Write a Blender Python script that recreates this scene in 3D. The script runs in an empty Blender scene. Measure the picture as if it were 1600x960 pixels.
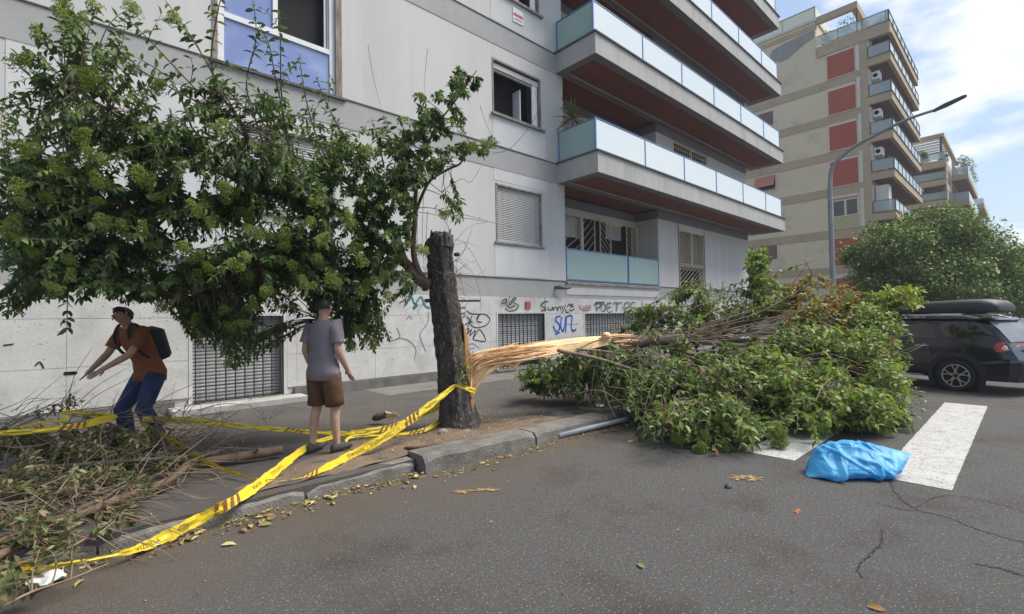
import bpy, math, random
import numpy as np
from mathutils import Vector, Matrix
random.seed(11); RNG = np.random.default_rng(5)
S = bpy.context.scene; COL = S.collection

# ------------------------------------------------------------------ camera
F_PX = 740.72; YAW, PITCH, ROLL = math.radians(42.52), math.radians(1.32), math.radians(-0.99)
CAM = Vector((0, 0, 1.6))
_f = Vector((math.sin(YAW)*math.cos(PITCH), math.cos(YAW)*math.cos(PITCH), math.sin(PITCH)))
_r = Vector((math.cos(YAW), -math.sin(YAW), 0)); _u = _r.cross(_f)
RGT = _r*math.cos(ROLL)+_u*math.sin(ROLL); UPV = -_r*math.sin(ROLL)+_u*math.cos(ROLL); FWD = _f
cam = bpy.data.objects.new('camera', bpy.data.cameras.new('camera')); COL.objects.link(cam)
m = Matrix.Identity(4)
for i in range(3): m[i][0], m[i][1], m[i][2], m[i][3] = RGT[i], UPV[i], -FWD[i], CAM[i]
cam.matrix_world = m
cam.data.sensor_width = 36; cam.data.lens = F_PX/1600*36; cam.data.clip_start = .05; cam.data.clip_end = 3000
S.camera = cam

# ------------------------------------------------------------------ light and sky
SUN_EL, SUN_ROT = math.radians(56), math.atan2(.80, -.60)
sd = Vector((math.sin(SUN_ROT)*math.cos(SUN_EL), math.cos(SUN_ROT)*math.cos(SUN_EL), math.sin(SUN_EL)))
sun = bpy.data.objects.new('sun', bpy.data.lights.new('sun', 'SUN')); COL.objects.link(sun)
sun.data.energy = 2.5; sun.data.angle = math.radians(30); sun.data.color = (1, .94, .84)
sun.rotation_euler = sd.to_track_quat('Z', 'Y').to_euler(); sun.location = (20, -20, 40)
W = bpy.data.worlds.new('World'); S.world = W; W.use_nodes = True
nt = W.node_tree; nt.nodes.clear()
def _n(t, **k):
    n = nt.nodes.new(t)
    for a, b in k.items(): setattr(n, a, b)
    return n
sky = _n('ShaderNodeTexSky', sky_type='NISHITA', sun_disc=False, sun_elevation=SUN_EL, sun_rotation=SUN_ROT, air_density=1.2, dust_density=2.0, ozone_density=1.5)
tc = _n('ShaderNodeTexCoord'); sp = _n('ShaderNodeSeparateXYZ'); nt.links.new(tc.outputs['Generated'], sp.inputs[0])
za = _n('ShaderNodeMath', operation='ADD'); za.inputs[1].default_value = .25; nt.links.new(sp.outputs[2], za.inputs[0])
zm = _n('ShaderNodeMath', operation='MAXIMUM'); zm.inputs[1].default_value = .08; nt.links.new(za.outputs[0], zm.inputs[0])
cb = _n('ShaderNodeCombineXYZ')
for i in (0, 1):
    d = _n('ShaderNodeMath', operation='DIVIDE'); nt.links.new(sp.outputs[i], d.inputs[0]); nt.links.new(zm.outputs[0], d.inputs[1]); nt.links.new(d.outputs[0], cb.inputs[i])
mp = _n('ShaderNodeMapping'); mp.inputs['Location'].default_value = (2.14, 4.90, 0.70); nt.links.new(cb.outputs[0], mp.inputs[0])
nz = _n('ShaderNodeTexNoise'); nz.inputs['Scale'].default_value = 1.55; nz.inputs['Detail'].default_value = 9; nz.inputs['Roughness'].default_value = .58; nz.inputs['Distortion'].default_value = .25
nt.links.new(mp.outputs[0], nz.inputs['Vector'])
rp = _n('ShaderNodeValToRGB'); rp.color_ramp.elements[0].position = .515; rp.color_ramp.elements[1].position = .615; nt.links.new(nz.outputs[0], rp.inputs[0])
mx = _n('ShaderNodeMixRGB'); mx.inputs[2].default_value = (7.6, 7.6, 7.7, 1)
fm = _n('ShaderNodeMath', operation='MULTIPLY'); fm.inputs[1].default_value = .9; nt.links.new(rp.outputs[0], fm.inputs[0]); nt.links.new(fm.outputs[0], mx.inputs[0])
hz = _n('ShaderNodeMixRGB'); hz.inputs[0].default_value = .35; hz.inputs[2].default_value = (3.0, 4.2, 6.2, 1)
nt.links.new(sky.outputs[0], hz.inputs[1]); nt.links.new(hz.outputs[0], mx.inputs[1])
bg = _n('ShaderNodeBackground'); bg.inputs['Strength'].default_value = .068; nt.links.new(mx.outputs[0], bg.inputs[0])
out = _n('ShaderNodeOutputWorld'); nt.links.new(bg.outputs[0], out.inputs[0])
S.view_settings.view_transform = 'Standard'; S.view_settings.look = 'None'; S.view_settings.exposure = 1.25; S.view_settings.gamma = 1
S.render.engine = 'CYCLES'; S.cycles.max_bounces = 6; S.cycles.transparent_max_bounces = 12; S.cycles.use_denoising = True

# ------------------------------------------------------------------ measuring: a point of the photograph (1600 x 960) put on a known real plane
def ray(x, y): return FWD + RGT*((x-800)/F_PX) - UPV*((y-480)/F_PX)
def at_z(x, y, z=0): d = ray(x, y); return CAM + d*((z-CAM.z)/d.z)
def at_y(x, y, Y): d = ray(x, y); return CAM + d*(Y/d.y)
def at_x(x, y, X): d = ray(x, y); return CAM + d*(X/d.x)
def P(x, y, t): return CAM + ray(x, y)*t
def ground_z(p): return 0. if p.y < 4.17 else (.172 if p.x > 2.62 and p.y < 4.63 else (.0 if p.y < 4.36 else .135))
def PG(x, y, t, clear=.02):
    """a point seen at (x, y), at most t away and never below the ground"""
    for k in range(60):
        p = P(x, y, t)
        if p.z >= ground_z(p)+clear: return p
        t *= .988
    return p

# ------------------------------------------------------------------ materials
def mat(name, c1, c2=None, scale=6, rough=.8, bump=0., bscale=60, spec=.4, metal=0, lo=.35, hi=.65, detail=5, dirt=None, dscale=1.2, dlo=.5, dhi=.7, stretch=None, speck=None, sscale=300, slo=.6, shi=.7):
    M = bpy.data.materials.new(name); M.use_nodes = True; t = M.node_tree; N = t.nodes; L = t.links
    b = N['Principled BSDF']; b.inputs['Roughness'].default_value = rough; b.inputs['Metallic'].default_value = metal; b.inputs['Specular IOR Level'].default_value = spec
    tcn = N.new('ShaderNodeTexCoord'); vec = tcn.outputs['Object']
    if stretch:
        mpn = N.new('ShaderNodeMapping'); mpn.inputs['Scale'].default_value = stretch; L.new(vec, mpn.inputs[0]); vec = mpn.outputs[0]
    col = None
    def noise(sc, det=detail, rg=.6):
        n = N.new('ShaderNodeTexNoise'); n.inputs['Scale'].default_value = sc; n.inputs['Detail'].default_value = det; n.inputs['Roughness'].default_value = rg
        L.new(vec, n.inputs['Vector']); return n.outputs[0]
    def mixc(fac, a, c, lo, hi):
        r = N.new('ShaderNodeMapRange'); r.inputs[1].default_value = lo; r.inputs[2].default_value = hi; L.new(fac, r.inputs[0])
        x = N.new('ShaderNodeMixRGB'); L.new(r.outputs[0], x.inputs[0])
        for s, v in ((1, a), (2, c)):
            if isinstance(v, tuple): x.inputs[s].default_value = (*v, 1)
            else: L.new(v, x.inputs[s])
        return x.outputs[0]
    col = c1
    if c2: col = mixc(noise(scale), c1, c2, lo, hi)
    if dirt: col = mixc(noise(dscale, 7, .65), col, dirt, dlo, dhi)
    if speck: col = mixc(noise(sscale, 2, .5), col, speck, slo, shi)
    if isinstance(col, tuple): b.inputs['Base Color'].default_value = (*col, 1)
    else: L.new(col, b.inputs['Base Color'])
    if bump:
        bn = N.new('ShaderNodeBump'); bn.inputs['Strength'].default_value = bump; bn.inputs['Distance'].default_value = .02
        L.new(noise(bscale, 4), bn.inputs['Height']); L.new(bn.outputs[0], b.inputs['Normal'])
    return M
def leaf_mat(name, cols, rough=.4, spec=.45, trans=.25):
    M = bpy.data.materials.new(name); M.use_nodes = True; t = M.node_tree; N = t.nodes; L = t.links
    b = N['Principled BSDF']; b.inputs['Roughness'].default_value = rough; b.inputs['Specular IOR Level'].default_value = spec
    g = N.new('ShaderNodeNewGeometry'); o = N.new('ShaderNodeObjectInfo'); a = N.new('ShaderNodeMath'); a.operation = 'ADD'
    L.new(g.outputs['Random Per Island'], a.inputs[0]); L.new(o.outputs['Random'], a.inputs[1])
    fr = N.new('ShaderNodeMath'); fr.operation = 'FRACT'; L.new(a.outputs[0], fr.inputs[0])
    r = N.new('ShaderNodeValToRGB'); e = r.color_ramp.elements
    while len(e) < len(cols): e.new(.5)
    for i, (p, c) in enumerate(cols): e[i].position = p; e[i].color = (*c, 1)
    L.new(fr.outputs[0], r.inputs[0]); L.new(r.outputs[0], b.inputs['Base Color'])
    tr = N.new('ShaderNodeBsdfTranslucent'); gm = N.new('ShaderNodeMixRGB'); gm.blend_type = 'MULTIPLY'; gm.inputs[0].default_value = 1; gm.inputs[2].default_value = (1.5, 1.7, .7, 1)
    L.new(r.outputs[0], gm.inputs[1]); L.new(gm.outputs[0], tr.inputs[0])
    ms = N.new('ShaderNodeMixShader'); ms.inputs[0].default_value = trans; L.new(b.outputs[0], ms.inputs[1]); L.new(tr.outputs[0], ms.inputs[2])
    L.new(ms.outputs[0], N['Material Output'].inputs[0]); return M
def glass_mat(name, col, rough=.1, clear=.2, spec=.6):
    M = mat(name, col, rough=rough, spec=spec); t = M.node_tree; N = t.nodes
    tr = N.new('ShaderNodeBsdfTransparent'); ms = N.new('ShaderNodeMixShader'); ms.inputs[0].default_value = clear
    t.links.new(N['Principled BSDF'].outputs[0], ms.inputs[1]); t.links.new(tr.outputs[0], ms.inputs[2]); t.links.new(ms.outputs[0], N['Material Output'].inputs[0]); return M
MT = dict(
 wall=mat('pale_render', (.545, .535, .52), (.50, .49, .478), 1.3, .9, .25, 220, dirt=(.42, .41, .39), dscale=.55, dlo=.52, dhi=.85, stretch=(1.5, 1, .16)),
 panel=mat('pale_render_patch', (.565, .565, .565), (.53, .53, .525), 1.5, .9, .2, 220, dirt=(.46, .455, .44), dscale=.7, dlo=.55, dhi=.85),
 band=mat('grey_render', (.365, .362, .355), (.34, .336, .33), 2, .9, .25, 220, dirt=(.24, .24, .23), dscale=.8, dlo=.55, dhi=.8),
 plinth=mat('worn_white_stone', (.58, .575, .555), (.50, .495, .48), 3, .75, .3, 90, dirt=(.33, .32, .30), dscale=1.3, dlo=.52, dhi=.8, speck=(.24, .24, .23), sscale=26, slo=.66, shi=.74),
 skirt=mat('dark_stone_base', (.17, .165, .155), (.11, .105, .10), 4, .85, .5, 40),
 concrete=mat('balcony_concrete', (.40, .395, .385), (.35, .345, .335), 2, .9, .25, 150, dirt=(.25, .245, .235), dscale=1.3, dlo=.50, dhi=.8, stretch=(1.6,1.6,.3)),
 slabgrey=mat('slab_border', (.20, .205, .215), (.175, .18, .19), 2, .9),
 soffit=mat('maroon_soffit', (.23, .092, .084), (.195, .08, .073), 3, .9, .1, 200),
 coping=mat('dark_coping', (.12, .12, .115), (.07, .07, .068), 8, .8, .4, 60),
 sill=mat('marble_sill', (.30, .285, .26), (.16, .15, .135), 5, .7),
 blueframe=mat('blue_metal', (.09, .21, .42), rough=.45, spec=.5),
 glass=glass_mat('frosted_glass', (.72, .79, .81), .16, .08),
 glassL=glass_mat('greenish_glass', (.36, .50, .48), .14, .25),
 white=mat('white_painted_metal', (.70, .71, .72), (.62, .63, .64), 5, .45),
 stain=mat('weathered_jamb', (.16, .115, .10), (.28, .25, .23), 9, .85, dlo=.5, stretch=(1, 1, .3)),
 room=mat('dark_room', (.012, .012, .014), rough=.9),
 bluepane=mat('blue_tinted_pane', (.20, .25, .47), (.30, .37, .58), .8, .12, spec=.7, lo=.45, hi=.6),
 darkpane=mat('dark_window_pane', (.02, .024, .03), rough=.06, spec=.8),
 slat=mat('grey_shutter_slat', (.46, .46, .455), (.40, .40, .395), 6, .6, dirt=(.30, .30, .29), dscale=2),
 cream=mat('cream_metal', (.60, .53, .38), (.52, .44, .30), 8, .55, dirt=(.25, .15, .08), dscale=6, dlo=.62, dhi=.75),
 bars=mat('dark_bar_metal', (.035, .037, .05), rough=.5),
 black=mat('black_paint_line', (.012, .012, .014), rough=.6), redpaint=mat('red_paint_line', (.35, .03, .09), rough=.6),
 bluepaint=mat('blue_paint_line', (.03, .13, .50), rough=.6), teal=mat('teal_paint_line', (.03, .17, .22), rough=.6), faint=mat('faded_grey_line', (.21, .21, .22), rough=.7), violet=mat('violet_paint_line', (.20, .17, .42), rough=.7),
 signred=mat('red_plaque', (.42, .07, .07), rough=.5),
 asphalt=mat('road_asphalt', (.106, .102, .098), (.072, .069, .067), 42, .92, 1.0, 95, dirt=(.048, .041, .036), dscale=1.0, dlo=.50, dhi=.72, speck=(.26, .255, .245), sscale=62, slo=.60, shi=.72),
 walk=mat('pavement_asphalt', (.075, .067, .063), (.098, .088, .082), 1.4, .93, .8, 110, speck=(.14, .13, .125), sscale=110, slo=.60, shi=.74, dirt=(.10, .09, .08), dscale=.9, dlo=.55, dhi=.75),
 soil=mat('dry_soil', (.185, .135, .095), (.12, .088, .064), 5, .95, .9, 45, speck=(.25, .20, .15), sscale=60, slo=.6, shi=.7),
 kerb=mat('travertine_kerb', (.20, .19, .17), (.13, .122, .108), 5, .88, .7, 50, dirt=(.075, .07, .062), dscale=2.2, dlo=.5, dhi=.72, speck=(.36, .35, .33), sscale=90, slo=.64, shi=.75),
 paint=mat('worn_white_paint', (.47, .465, .45), (.40, .395, .38), 3, .8, .5, 100, dirt=(.20, .195, .19), dscale=9, dlo=.54, dhi=.72, speck=(.17, .167, .16), sscale=48, slo=.58, shi=.66),
 crack=mat('crack_gap', (.02, .019, .018), rough=.95),
 bark=mat('dark_bark', (.085, .074, .064), (.030, .026, .024), 14, .95, 1.0, 60, stretch=(1, 1, .35), speck=(.24, .22, .19), sscale=42, slo=.58, shi=.74),
 limb=mat('brown_limb_bark', (.17, .115, .08), (.10, .07, .05), 10, .9, .6, 60),
 twig=mat('pale_twig_bark', (.24, .18, .12), (.15, .11, .075), 6, .85), dry=mat('dry_grey_twig', (.22, .18, .15), (.12, .10, .085), 6, .9),
 greybark=mat('grey_bark', (.145, .115, .09), (.07, .057, .047), 12, .92, .8, 50, stretch=(.4, .4, 1)),
 wood=mat('fresh_split_wood', (.86, .63, .37), (.74, .46, .22), 26, .75, .5, 60, stretch=(.25, .25, 1), dirt=(.42, .20, .09), dscale=6, dlo=.62, dhi=.8),
 wooddark=mat('orange_split_wood', (.72, .41, .18), (.55, .28, .12), 20, .8),
 tape=mat('yellow_tape', (.70, .53, .03), (.62, .46, .02), 7, .45, .35, 18, spec=.5), tapetext=mat('tape_lettering', (.26, .17, .04), rough=.5), tapered=mat('tape_brown_stripe', (.22, .075, .035), rough=.5),
 pipe=mat('grey_plastic_pipe', (.42, .445, .475), (.36, .385, .415), 6, .45), paper=mat('white_paper', (.68, .69, .70), (.58, .59, .60), 6, .8),
)
MT['leaf'] = leaf_mat('privet_leaf', [(0, (.036, .064, .025)), (.45, (.058, .098, .034)), (.8, (.088, .138, .045)), (1, (.14, .195, .06))], .55, .30, .25)
MT['leafbright'] = leaf_mat('fresh_privet_leaf', [(0, (.10, .155, .034)), (.5, (.17, .235, .054)), (1, (.28, .33, .10))], .5, .35, .28)
MT['leafmid'] = leaf_mat('mid_privet_leaf', [(0, (.040, .075, .027)), (.5, (.070, .12, .036)), (1, (.14, .20, .058))], .5, .33, .25)
MT['leafdead'] = leaf_mat('rust_leaf', [(0, (.22, .085, .03)), (.5, (.32, .14, .045)), (1, (.17, .10, .035))], .6, .25, .25)
MT['leafyellow'] = leaf_mat('yellow_green_leaf', [(0, (.16, .20, .03)), (.5, (.24, .27, .045)), (1, (.33, .33, .06))], .45, .35, .3)
MT['wilt'] = leaf_mat('wilted_leaf', [(0, (.065, .062, .028)), (.4, (.115, .112, .050)), (.7, (.155, .14, .072)), (.86, (.17, .11, .055)), (1, (.30, .28, .15))], .65, .3, .2)
MT['berry'] = leaf_mat('green_berries', [(0, (.15, .21, .035)), (.5, (.24, .31, .055)), (1, (.36, .40, .09))], .5, .3, .25)
MT['litter'] = leaf_mat('dry_litter_leaf', [(0, (.42, .33, .10)), (.3, (.30, .17, .07)), (.55, (.50, .44, .20)), (.8, (.13, .08, .045)), (1, (.20, .24, .06))], .8, .2, .1)
MT['farleaf'] = leaf_mat('far_tree_leaf', [(0, (.075, .125, .030)), (.5, (.125, .185, .046)), (1, (.20, .24, .075))], .55, .3, .14)

# brown gutter dirt gathered along the kerb, part of the road surface
t = MT['asphalt'].node_tree; pb = t.nodes['Principled BSDF']; src = pb.inputs['Base Color'].links[0].from_socket
tcn = t.nodes.new('ShaderNodeTexCoord'); sx = t.nodes.new('ShaderNodeSeparateXYZ'); t.links.new(tcn.outputs['Object'], sx.inputs[0])
nn = t.nodes.new('ShaderNodeTexNoise'); nn.inputs['Scale'].default_value = 1.6; nn.inputs['Detail'].default_value = 7; t.links.new(tcn.outputs['Object'], nn.inputs['Vector'])
ad = t.nodes.new('ShaderNodeMath'); ad.operation = 'MULTIPLY_ADD'; ad.inputs[1].default_value = 1.9; t.links.new(nn.outputs[0], ad.inputs[0]); t.links.new(sx.outputs[1], ad.inputs[2])
mr = t.nodes.new('ShaderNodeMapRange'); mr.inputs[1].default_value = 4.0; mr.inputs[2].default_value = 5.3; mr.inputs[4].default_value = .85; t.links.new(ad.outputs[0], mr.inputs[0])
mc = t.nodes.new('ShaderNodeMixRGB'); mc.inputs[2].default_value = (.115, .088, .066, 1); t.links.new(mr.outputs[0], mc.inputs[0]); t.links.new(src, mc.inputs[1]); t.links.new(mc.outputs[0], pb.inputs['Base Color'])

# ------------------------------------------------------------------ building blocks
WO = {}
class MB:
    def __init__(s): s.v = []; s.f = []; s.mi = []; s.cur = 0
    def add(s, vs, fs):
        b = len(s.v); s.v.extend([tuple(v) for v in vs]); s.f.extend([tuple(b+i for i in f) for f in fs]); s.mi.extend([s.cur]*len(fs)); return s
    def box(s, x0, x1, y0, y1, z0, z1):
        return s.add([(x0,y0,z0),(x1,y0,z0),(x1,y1,z0),(x0,y1,z0),(x0,y0,z1),(x1,y0,z1),(x1,y1,z1),(x0,y1,z1)], [(0,3,2,1),(4,5,6,7),(0,1,5,4),(1,2,6,5),(2,3,7,6),(3,0,4,7)])
    def quad(s, a, b, c, d): return s.add([a,b,c,d], [(0,1,2,3)])
    def loft(s, rings, cap=True):
        n = len(rings[0]); b = []
        for i in range(len(rings)-1):
            for k in range(n): b.append((i*n+k, i*n+(k+1)%n, (i+1)*n+(k+1)%n, (i+1)*n+k))
        if cap: b.append(tuple(reversed(range(n)))); b.append(tuple((len(rings)-1)*n+k for k in range(n)))
        return s.add([p for r in rings for p in r], b)
    def tube(s, pts, r, n=6, cap=True):
        pts = [Vector(p) for p in pts]; rs = r if isinstance(r, (list, tuple)) else [r]*len(pts); rings = []; ref = None
        for i, p in enumerate(pts):
            d = (pts[min(i+1, len(pts)-1)]-pts[max(i-1, 0)])
            d = d.normalized() if d.length > 1e-9 else Vector((0,0,1))
            if ref is None: ref = Vector((0,0,1)) if abs(d.z) < .9 else Vector((1,0,0))
            u = (ref - d*ref.dot(d))
            u = u.normalized() if u.length > 1e-6 else d.orthogonal().normalized()
            ref = u; w = d.cross(u)
            rings.append([p+u*(math.cos(2*math.pi*k/n)*rs[i])+w*(math.sin(2*math.pi*k/n)*rs[i]) for k in range(n)])
        return s.loft(rings, cap)
    def prism(s, poly, off):      # poly: 3-D points in a plane, extruded by the vector off
        n = len(poly); off = Vector(off); a = [Vector(p) for p in poly]
        return s.add(a+[p+off for p in a], [tuple(range(n)), tuple(reversed(range(n, 2*n)))]+[(i, n+i, n+(i+1)%n, (i+1)%n) for i in range(n)])
    def ball(s, c, rx, ry=None, rz=None, n=10, k=7):
        ry = ry or rx; rz = rz or rx; c = Vector(c); rings = []
        for i in range(1, k):
            a = math.pi*i/k
            rings.append([c+Vector((rx*math.sin(a)*math.cos(2*math.pi*j/n), ry*math.sin(a)*math.sin(2*math.pi*j/n), -rz*math.cos(a))) for j in range(n)])
        return s.loft(rings)
    def mesh(s, name, mats, org=(0,0,0), smooth=False):
        me = bpy.data.meshes.new(name); o = Vector(org)
        me.from_pydata([(v[0]-o[0], v[1]-o[1], v[2]-o[2]) for v in s.v], [], s.f)
        for q in (mats if isinstance(mats, (list, tuple)) else [mats]): me.materials.append(q)
        if any(s.mi): me.polygons.foreach_set('material_index', s.mi)
        if smooth: me.polygons.foreach_set('use_smooth', [True]*len(me.polygons))
        me.update(); return me
    def build(s, name, mats, parent=None, smooth=False, **k):
        org = WO[parent.name] if parent else Vector(k.pop('org', (0,0,0)))
        o = bpy.data.objects.new(name, s.mesh(name, mats, org, smooth)); COL.objects.link(o); WO[o.name] = Vector(org)
        if parent: o.parent = parent
        else: o.location = org
        for a, b in k.items():
            if b: o[a] = b
        return o
def inst(name, me, parent, loc, rot=None, scale=None, **k):
    o = bpy.data.objects.new(name, me); COL.objects.link(o); loc = Vector(loc)
    WO[o.name] = loc.copy()
    if parent: o.parent = parent; o.location = loc-WO[parent.name]
    else: o.location = loc
    if rot is not None: o.rotation_euler = rot
    if scale is not None: o.scale = scale if isinstance(scale, (tuple, list)) else (scale,)*3
    for a, b in k.items(): o[a] = b
    return o
def thing(name, label, cat, loc=(0,0,0), group=None):
    o = bpy.data.objects.new(name, None); COL.objects.link(o); o.location = loc; o.empty_display_size = .2; WO[o.name] = Vector(loc)
    o['label'] = label; o['category'] = cat
    if group: o['group'] = group
    return o
def tag(o, label, cat, group=None):
    o['label'] = label; o['category'] = cat
    if group: o['group'] = group
    return o
def bx(name, m, parent, *b, **k): return MB().box(*b).build(name, m, parent, **k)
def crom(pts, n=6):
    pts = [Vector(p) for p in pts]; out = []
    for i in range(len(pts)-1):
        a, b, c, d = pts[max(i-1,0)], pts[i], pts[i+1], pts[min(i+2,len(pts)-1)]
        for k in range(n):
            t = k/n; out.append(.5*((2*b)+(c-a)*t+(2*a-5*b+4*c-d)*t*t+(3*b-a-3*c+d)*t**3))
    out.append(pts[-1]); return out
def wall_y(name, m, parent, Y, x0, x1, z0, z1, holes, depth=.25, **k):
    """a wall facing -Y with rectangular openings (x0,x1,z0,z1) and their reveals"""
    b = MB(); xs = sorted({x0, x1, *[h[0] for h in holes], *[h[1] for h in holes]}); zs = sorted({z0, z1, *[h[2] for h in holes], *[h[3] for h in holes]})
    for i in range(len(xs)-1):
        for j in range(len(zs)-1):
            a, c, d, e = xs[i], xs[i+1], zs[j], zs[j+1]
            if a < x0 or c > x1 or d < z0 or e > z1: continue
            if any(h[0] <= a and c <= h[1] and h[2] <= d and e <= h[3] for h in holes): continue
            b.quad((a,Y,d),(c,Y,d),(c,Y,e),(a,Y,e))
    for a, c, d, e in holes:
        q = Y+depth
        b.quad((a,Y,d),(a,q,d),(a,q,e),(a,Y,e)); b.quad((c,q,d),(c,Y,d),(c,Y,e),(c,q,e)); b.quad((a,Y,e),(a,q,e),(c,q,e),(c,Y,e)); b.quad((a,q,d),(a,Y,d),(c,Y,d),(c,q,d))
    return b.build(name, m, parent, **k)

# ================================================================== ground
def sheet(name, m, x0, x1, y0, y1, z, kind='structure'):
    o = MB().quad((x0,y0,z),(x1,y0,z),(x1,y1,z),(x0,y1,z)).build(name, m); o['kind'] = kind; return o
gm = mat('distant_ground', (.10, .10, .095), (.12, .115, .10), .05, .95)
sheet('ground', gm, -60, 166, -60, 121, -.03)
sheet('road', MT['asphalt'], -30, 160, -14, 4.6, 0)
sheet('cross_street', MT['asphalt'], 27, 46, 4.6, 120, .004)
sw = MB().box(-14, 26.5, 4.45, 9.9, -.02, .12).build('sidewalk', MT['walk']); sw['kind'] = 'structure'
sw2 = MB().box(46.5, 160, 4.0, 9.2, -.02, .12).build('sidewalk', MT['walk']); sw2['kind'] = 'structure'
# bare earth round the tree, an uneven low mound
b = MB(); nx, ny = 60, 16
for j in range(ny+1):
    for i in range(nx+1):
        u, v = i/nx, j/ny; x = .9+u*4.75
        wob = .10*math.sin(x*3.1)+.07*math.sin(x*7.7+1)
        ytop = 4.62+max(.02, (1.02+wob)*math.sin(math.pi*min(max((x-.8)/4.9, 0), 1))**.8)
        y = 4.58+v*(ytop-4.58); d = math.hypot(x-3.75, y-5.3)
        e = min(u, 1-u, (1-v)*.5)*8
        z = .118+min(e, 1)*(.012+.016*math.sin(x*9+y*13)*math.sin(y*11-x*4)+.05*math.exp(-d*d*4))
        b.v.append((x, y, z))
for j in range(ny):
    for i in range(nx): a = j*(nx+1)+i; b.f.append((a, a+1, a+nx+2, a+nx+1)); b.mi.append(0)
so = b.build('soil', MT['soil'], smooth=True); so['kind'] = 'structure'
# paler pavement sheet along the wall foot, brighter light put into its colour
sheet('lit_pavement_strip', mat('lit_pavement', (.17, .16, .14), (.12, .115, .105), 2.5, .9, .4, 60), 4.5, 9.5, 8.5, 9.72, .125)
# kerb: one stone after another
kerb = bpy.data.objects.new('kerb', None); COL.objects.link(kerb); kerb['kind'] = 'structure'; WO['kerb'] = Vector((0,0,0))
def kerb_stone(x0, x1, ya0, ya1, w, z, tilt=0):
    rn = random.Random(int(x0*100)); b = MB(); n = max(4, int((x1-x0)/.12)); rings = []
    for i in range(n+1):
        u = i/n; x = x0+(x1-x0)*u; yf = ya0+(ya1-ya0)*u; zz = z+tilt*(u-.5)
        c = .022+rn.uniform(0, .016)+(.03 if i in (0, n) else 0); q = rn.uniform(-.006, .006)
        rings.append([(x,yf+q,-.05),(x,yf+.008+q,zz-c*1.1),(x,yf+c+q,zz-.004+q),(x,yf+w*.5,zz+q*.5),(x,yf+w-.015,zz-.003),(x,yf+w,zz-.02),(x,yf+w,-.05)])
    return b.loft(rings).build('kerb_stone', MT['kerb'], kerb)
for a in ((-9,-7.4,4.36,4.36,.34,.105),(-7.38,-5.9,4.36,4.38,.34,.105),(-5.88,-4.3,4.36,4.36,.34,.105),(-4.28,-2.7,4.37,4.38,.34,.1),(-2.68,-1.1,4.38,4.40,.34,.1),(-1.08,.10,4.40,4.42,.34,.105),(.115,1.5,4.42,4.42,.34,.1,.012),(1.53,2.62,4.43,4.42,.33,.115,.02),
          (2.66,4.21,4.26,4.20,.37,.17,-.012),(4.25,5.62,4.21,4.18,.35,.16),(5.64,7.1,4.19,4.2,.35,.155),(7.12,8.6,4.2,4.2,.35,.15),(8.62,10.1,4.2,4.2,.35,.15)): kerb_stone(*a)
x = 10.12
while x < 26.4: kerb_stone(x, x+1.48, 4.2, 4.2, .35, .15); x += 1.5
# zebra crossing: worn painted stripes with ragged edges, and the old stop line
def stripe(x0, x1, y0, y1):
    rn = random.Random(int(y0*77)); n = 90; q = lambda: rn.uniform(-.0035, .0035)
    b = MB(); top = [(x0+(x1-x0)*i/n+q(), y1+q(), .005) for i in range(n+1)]; bot = [(p[0], y0+q(), .005) for p in top]
    for i in range(n): b.quad(bot[i], bot[i+1], top[i+1], top[i])
    o = b.build('crossing_stripe', MT['paint']); o['kind'] = 'structure'
for y in (1.76, .51, -.74, 3.0): stripe(5.72, 11.1, y, y+.53)
o = MB().quad((11.25,-2.5,.005),(11.32,-2.5,.005),(11.05,3.4,.005),(10.98,3.4,.005)).build('worn_road_line', mat('faint_paint', (.13,.128,.125), (.085,.083,.081), 20, .9)); o['kind'] = 'structure'
# cracks: narrow open gaps meandering over the asphalt
def crack(pts, w):
    rn = random.Random(len(pts)*7+int(pts[0][0])); q = crom([at_z(*p, .004) for p in pts], 14); b = MB(); l = []
    for i, p in enumerate(q):
        d = (q[min(i+1,len(q)-1)]-q[max(i-1,0)]).normalized(); s = Vector((-d.y, d.x, 0)); ww = w*rn.uniform(.15, 1)*.5; j = s*rn.uniform(-.012, .012)
        l.append((p+j+s*ww, p+j-s*ww))
    for i in range(len(l)-1): b.quad(l[i][0], l[i+1][0], l[i+1][1], l[i][1])
    o = b.build('crack', MT['crack']); o['kind'] = 'structure'
crack([(1385,742),(1402,772),(1430,795),(1480,808),(1530,828),(1600,848)], .014)
crack([(1430,795),(1470,775),(1530,780),(1600,800)], .010)
crack([(1378,828),(1376,850),(1350,875),(1340,890),(1350,905)], .012)
crack([(1378,828),(1400,835),(1430,848)], .008)
crack([(1370,785),(1405,795),(1432,798)], .013); crack([(1600,900),(1560,888),(1520,880)], .016)
# stains and spilt paint on the road (flat marks)
def blot(name, px, py, rx, ry, m, n=26, ragged=.35, sd=1):
    rn = random.Random(sd); c = at_z(px, py, .006); ex = at_z(px+rx, py, .006)-c; ey = at_z(px, py+ry, .006)-c; pts = []
    for k in range(n):
        a = 2*math.pi*k/n; r = 1-rn.random()*ragged*1.6; pts.append(c+ex*(math.cos(a)*r)+ey*(math.sin(a)*r))
    o = MB().add([c]+pts, [(0, k+1, (k+1)%n+1) for k in range(n)]).build(name, m); o['kind'] = 'structure'
ochre = mat('ochre_marking', (.34,.21,.06), (.13,.105,.08), 22, .85, lo=.42, hi=.6); rustp = mat('orange_smear', (.42,.12,.05), (.20,.08,.05), 30, .8)
for a in ((1155,746,22,5,1),(1178,748,18,6,2),(720,768,22,4,3),(755,765,30,4,4)): blot('paint_mark', *a[:4], ochre, 30, .5, a[4])
blot('paint_mark', 1247,800,9,6,rustp,22,.5,5)

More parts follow.
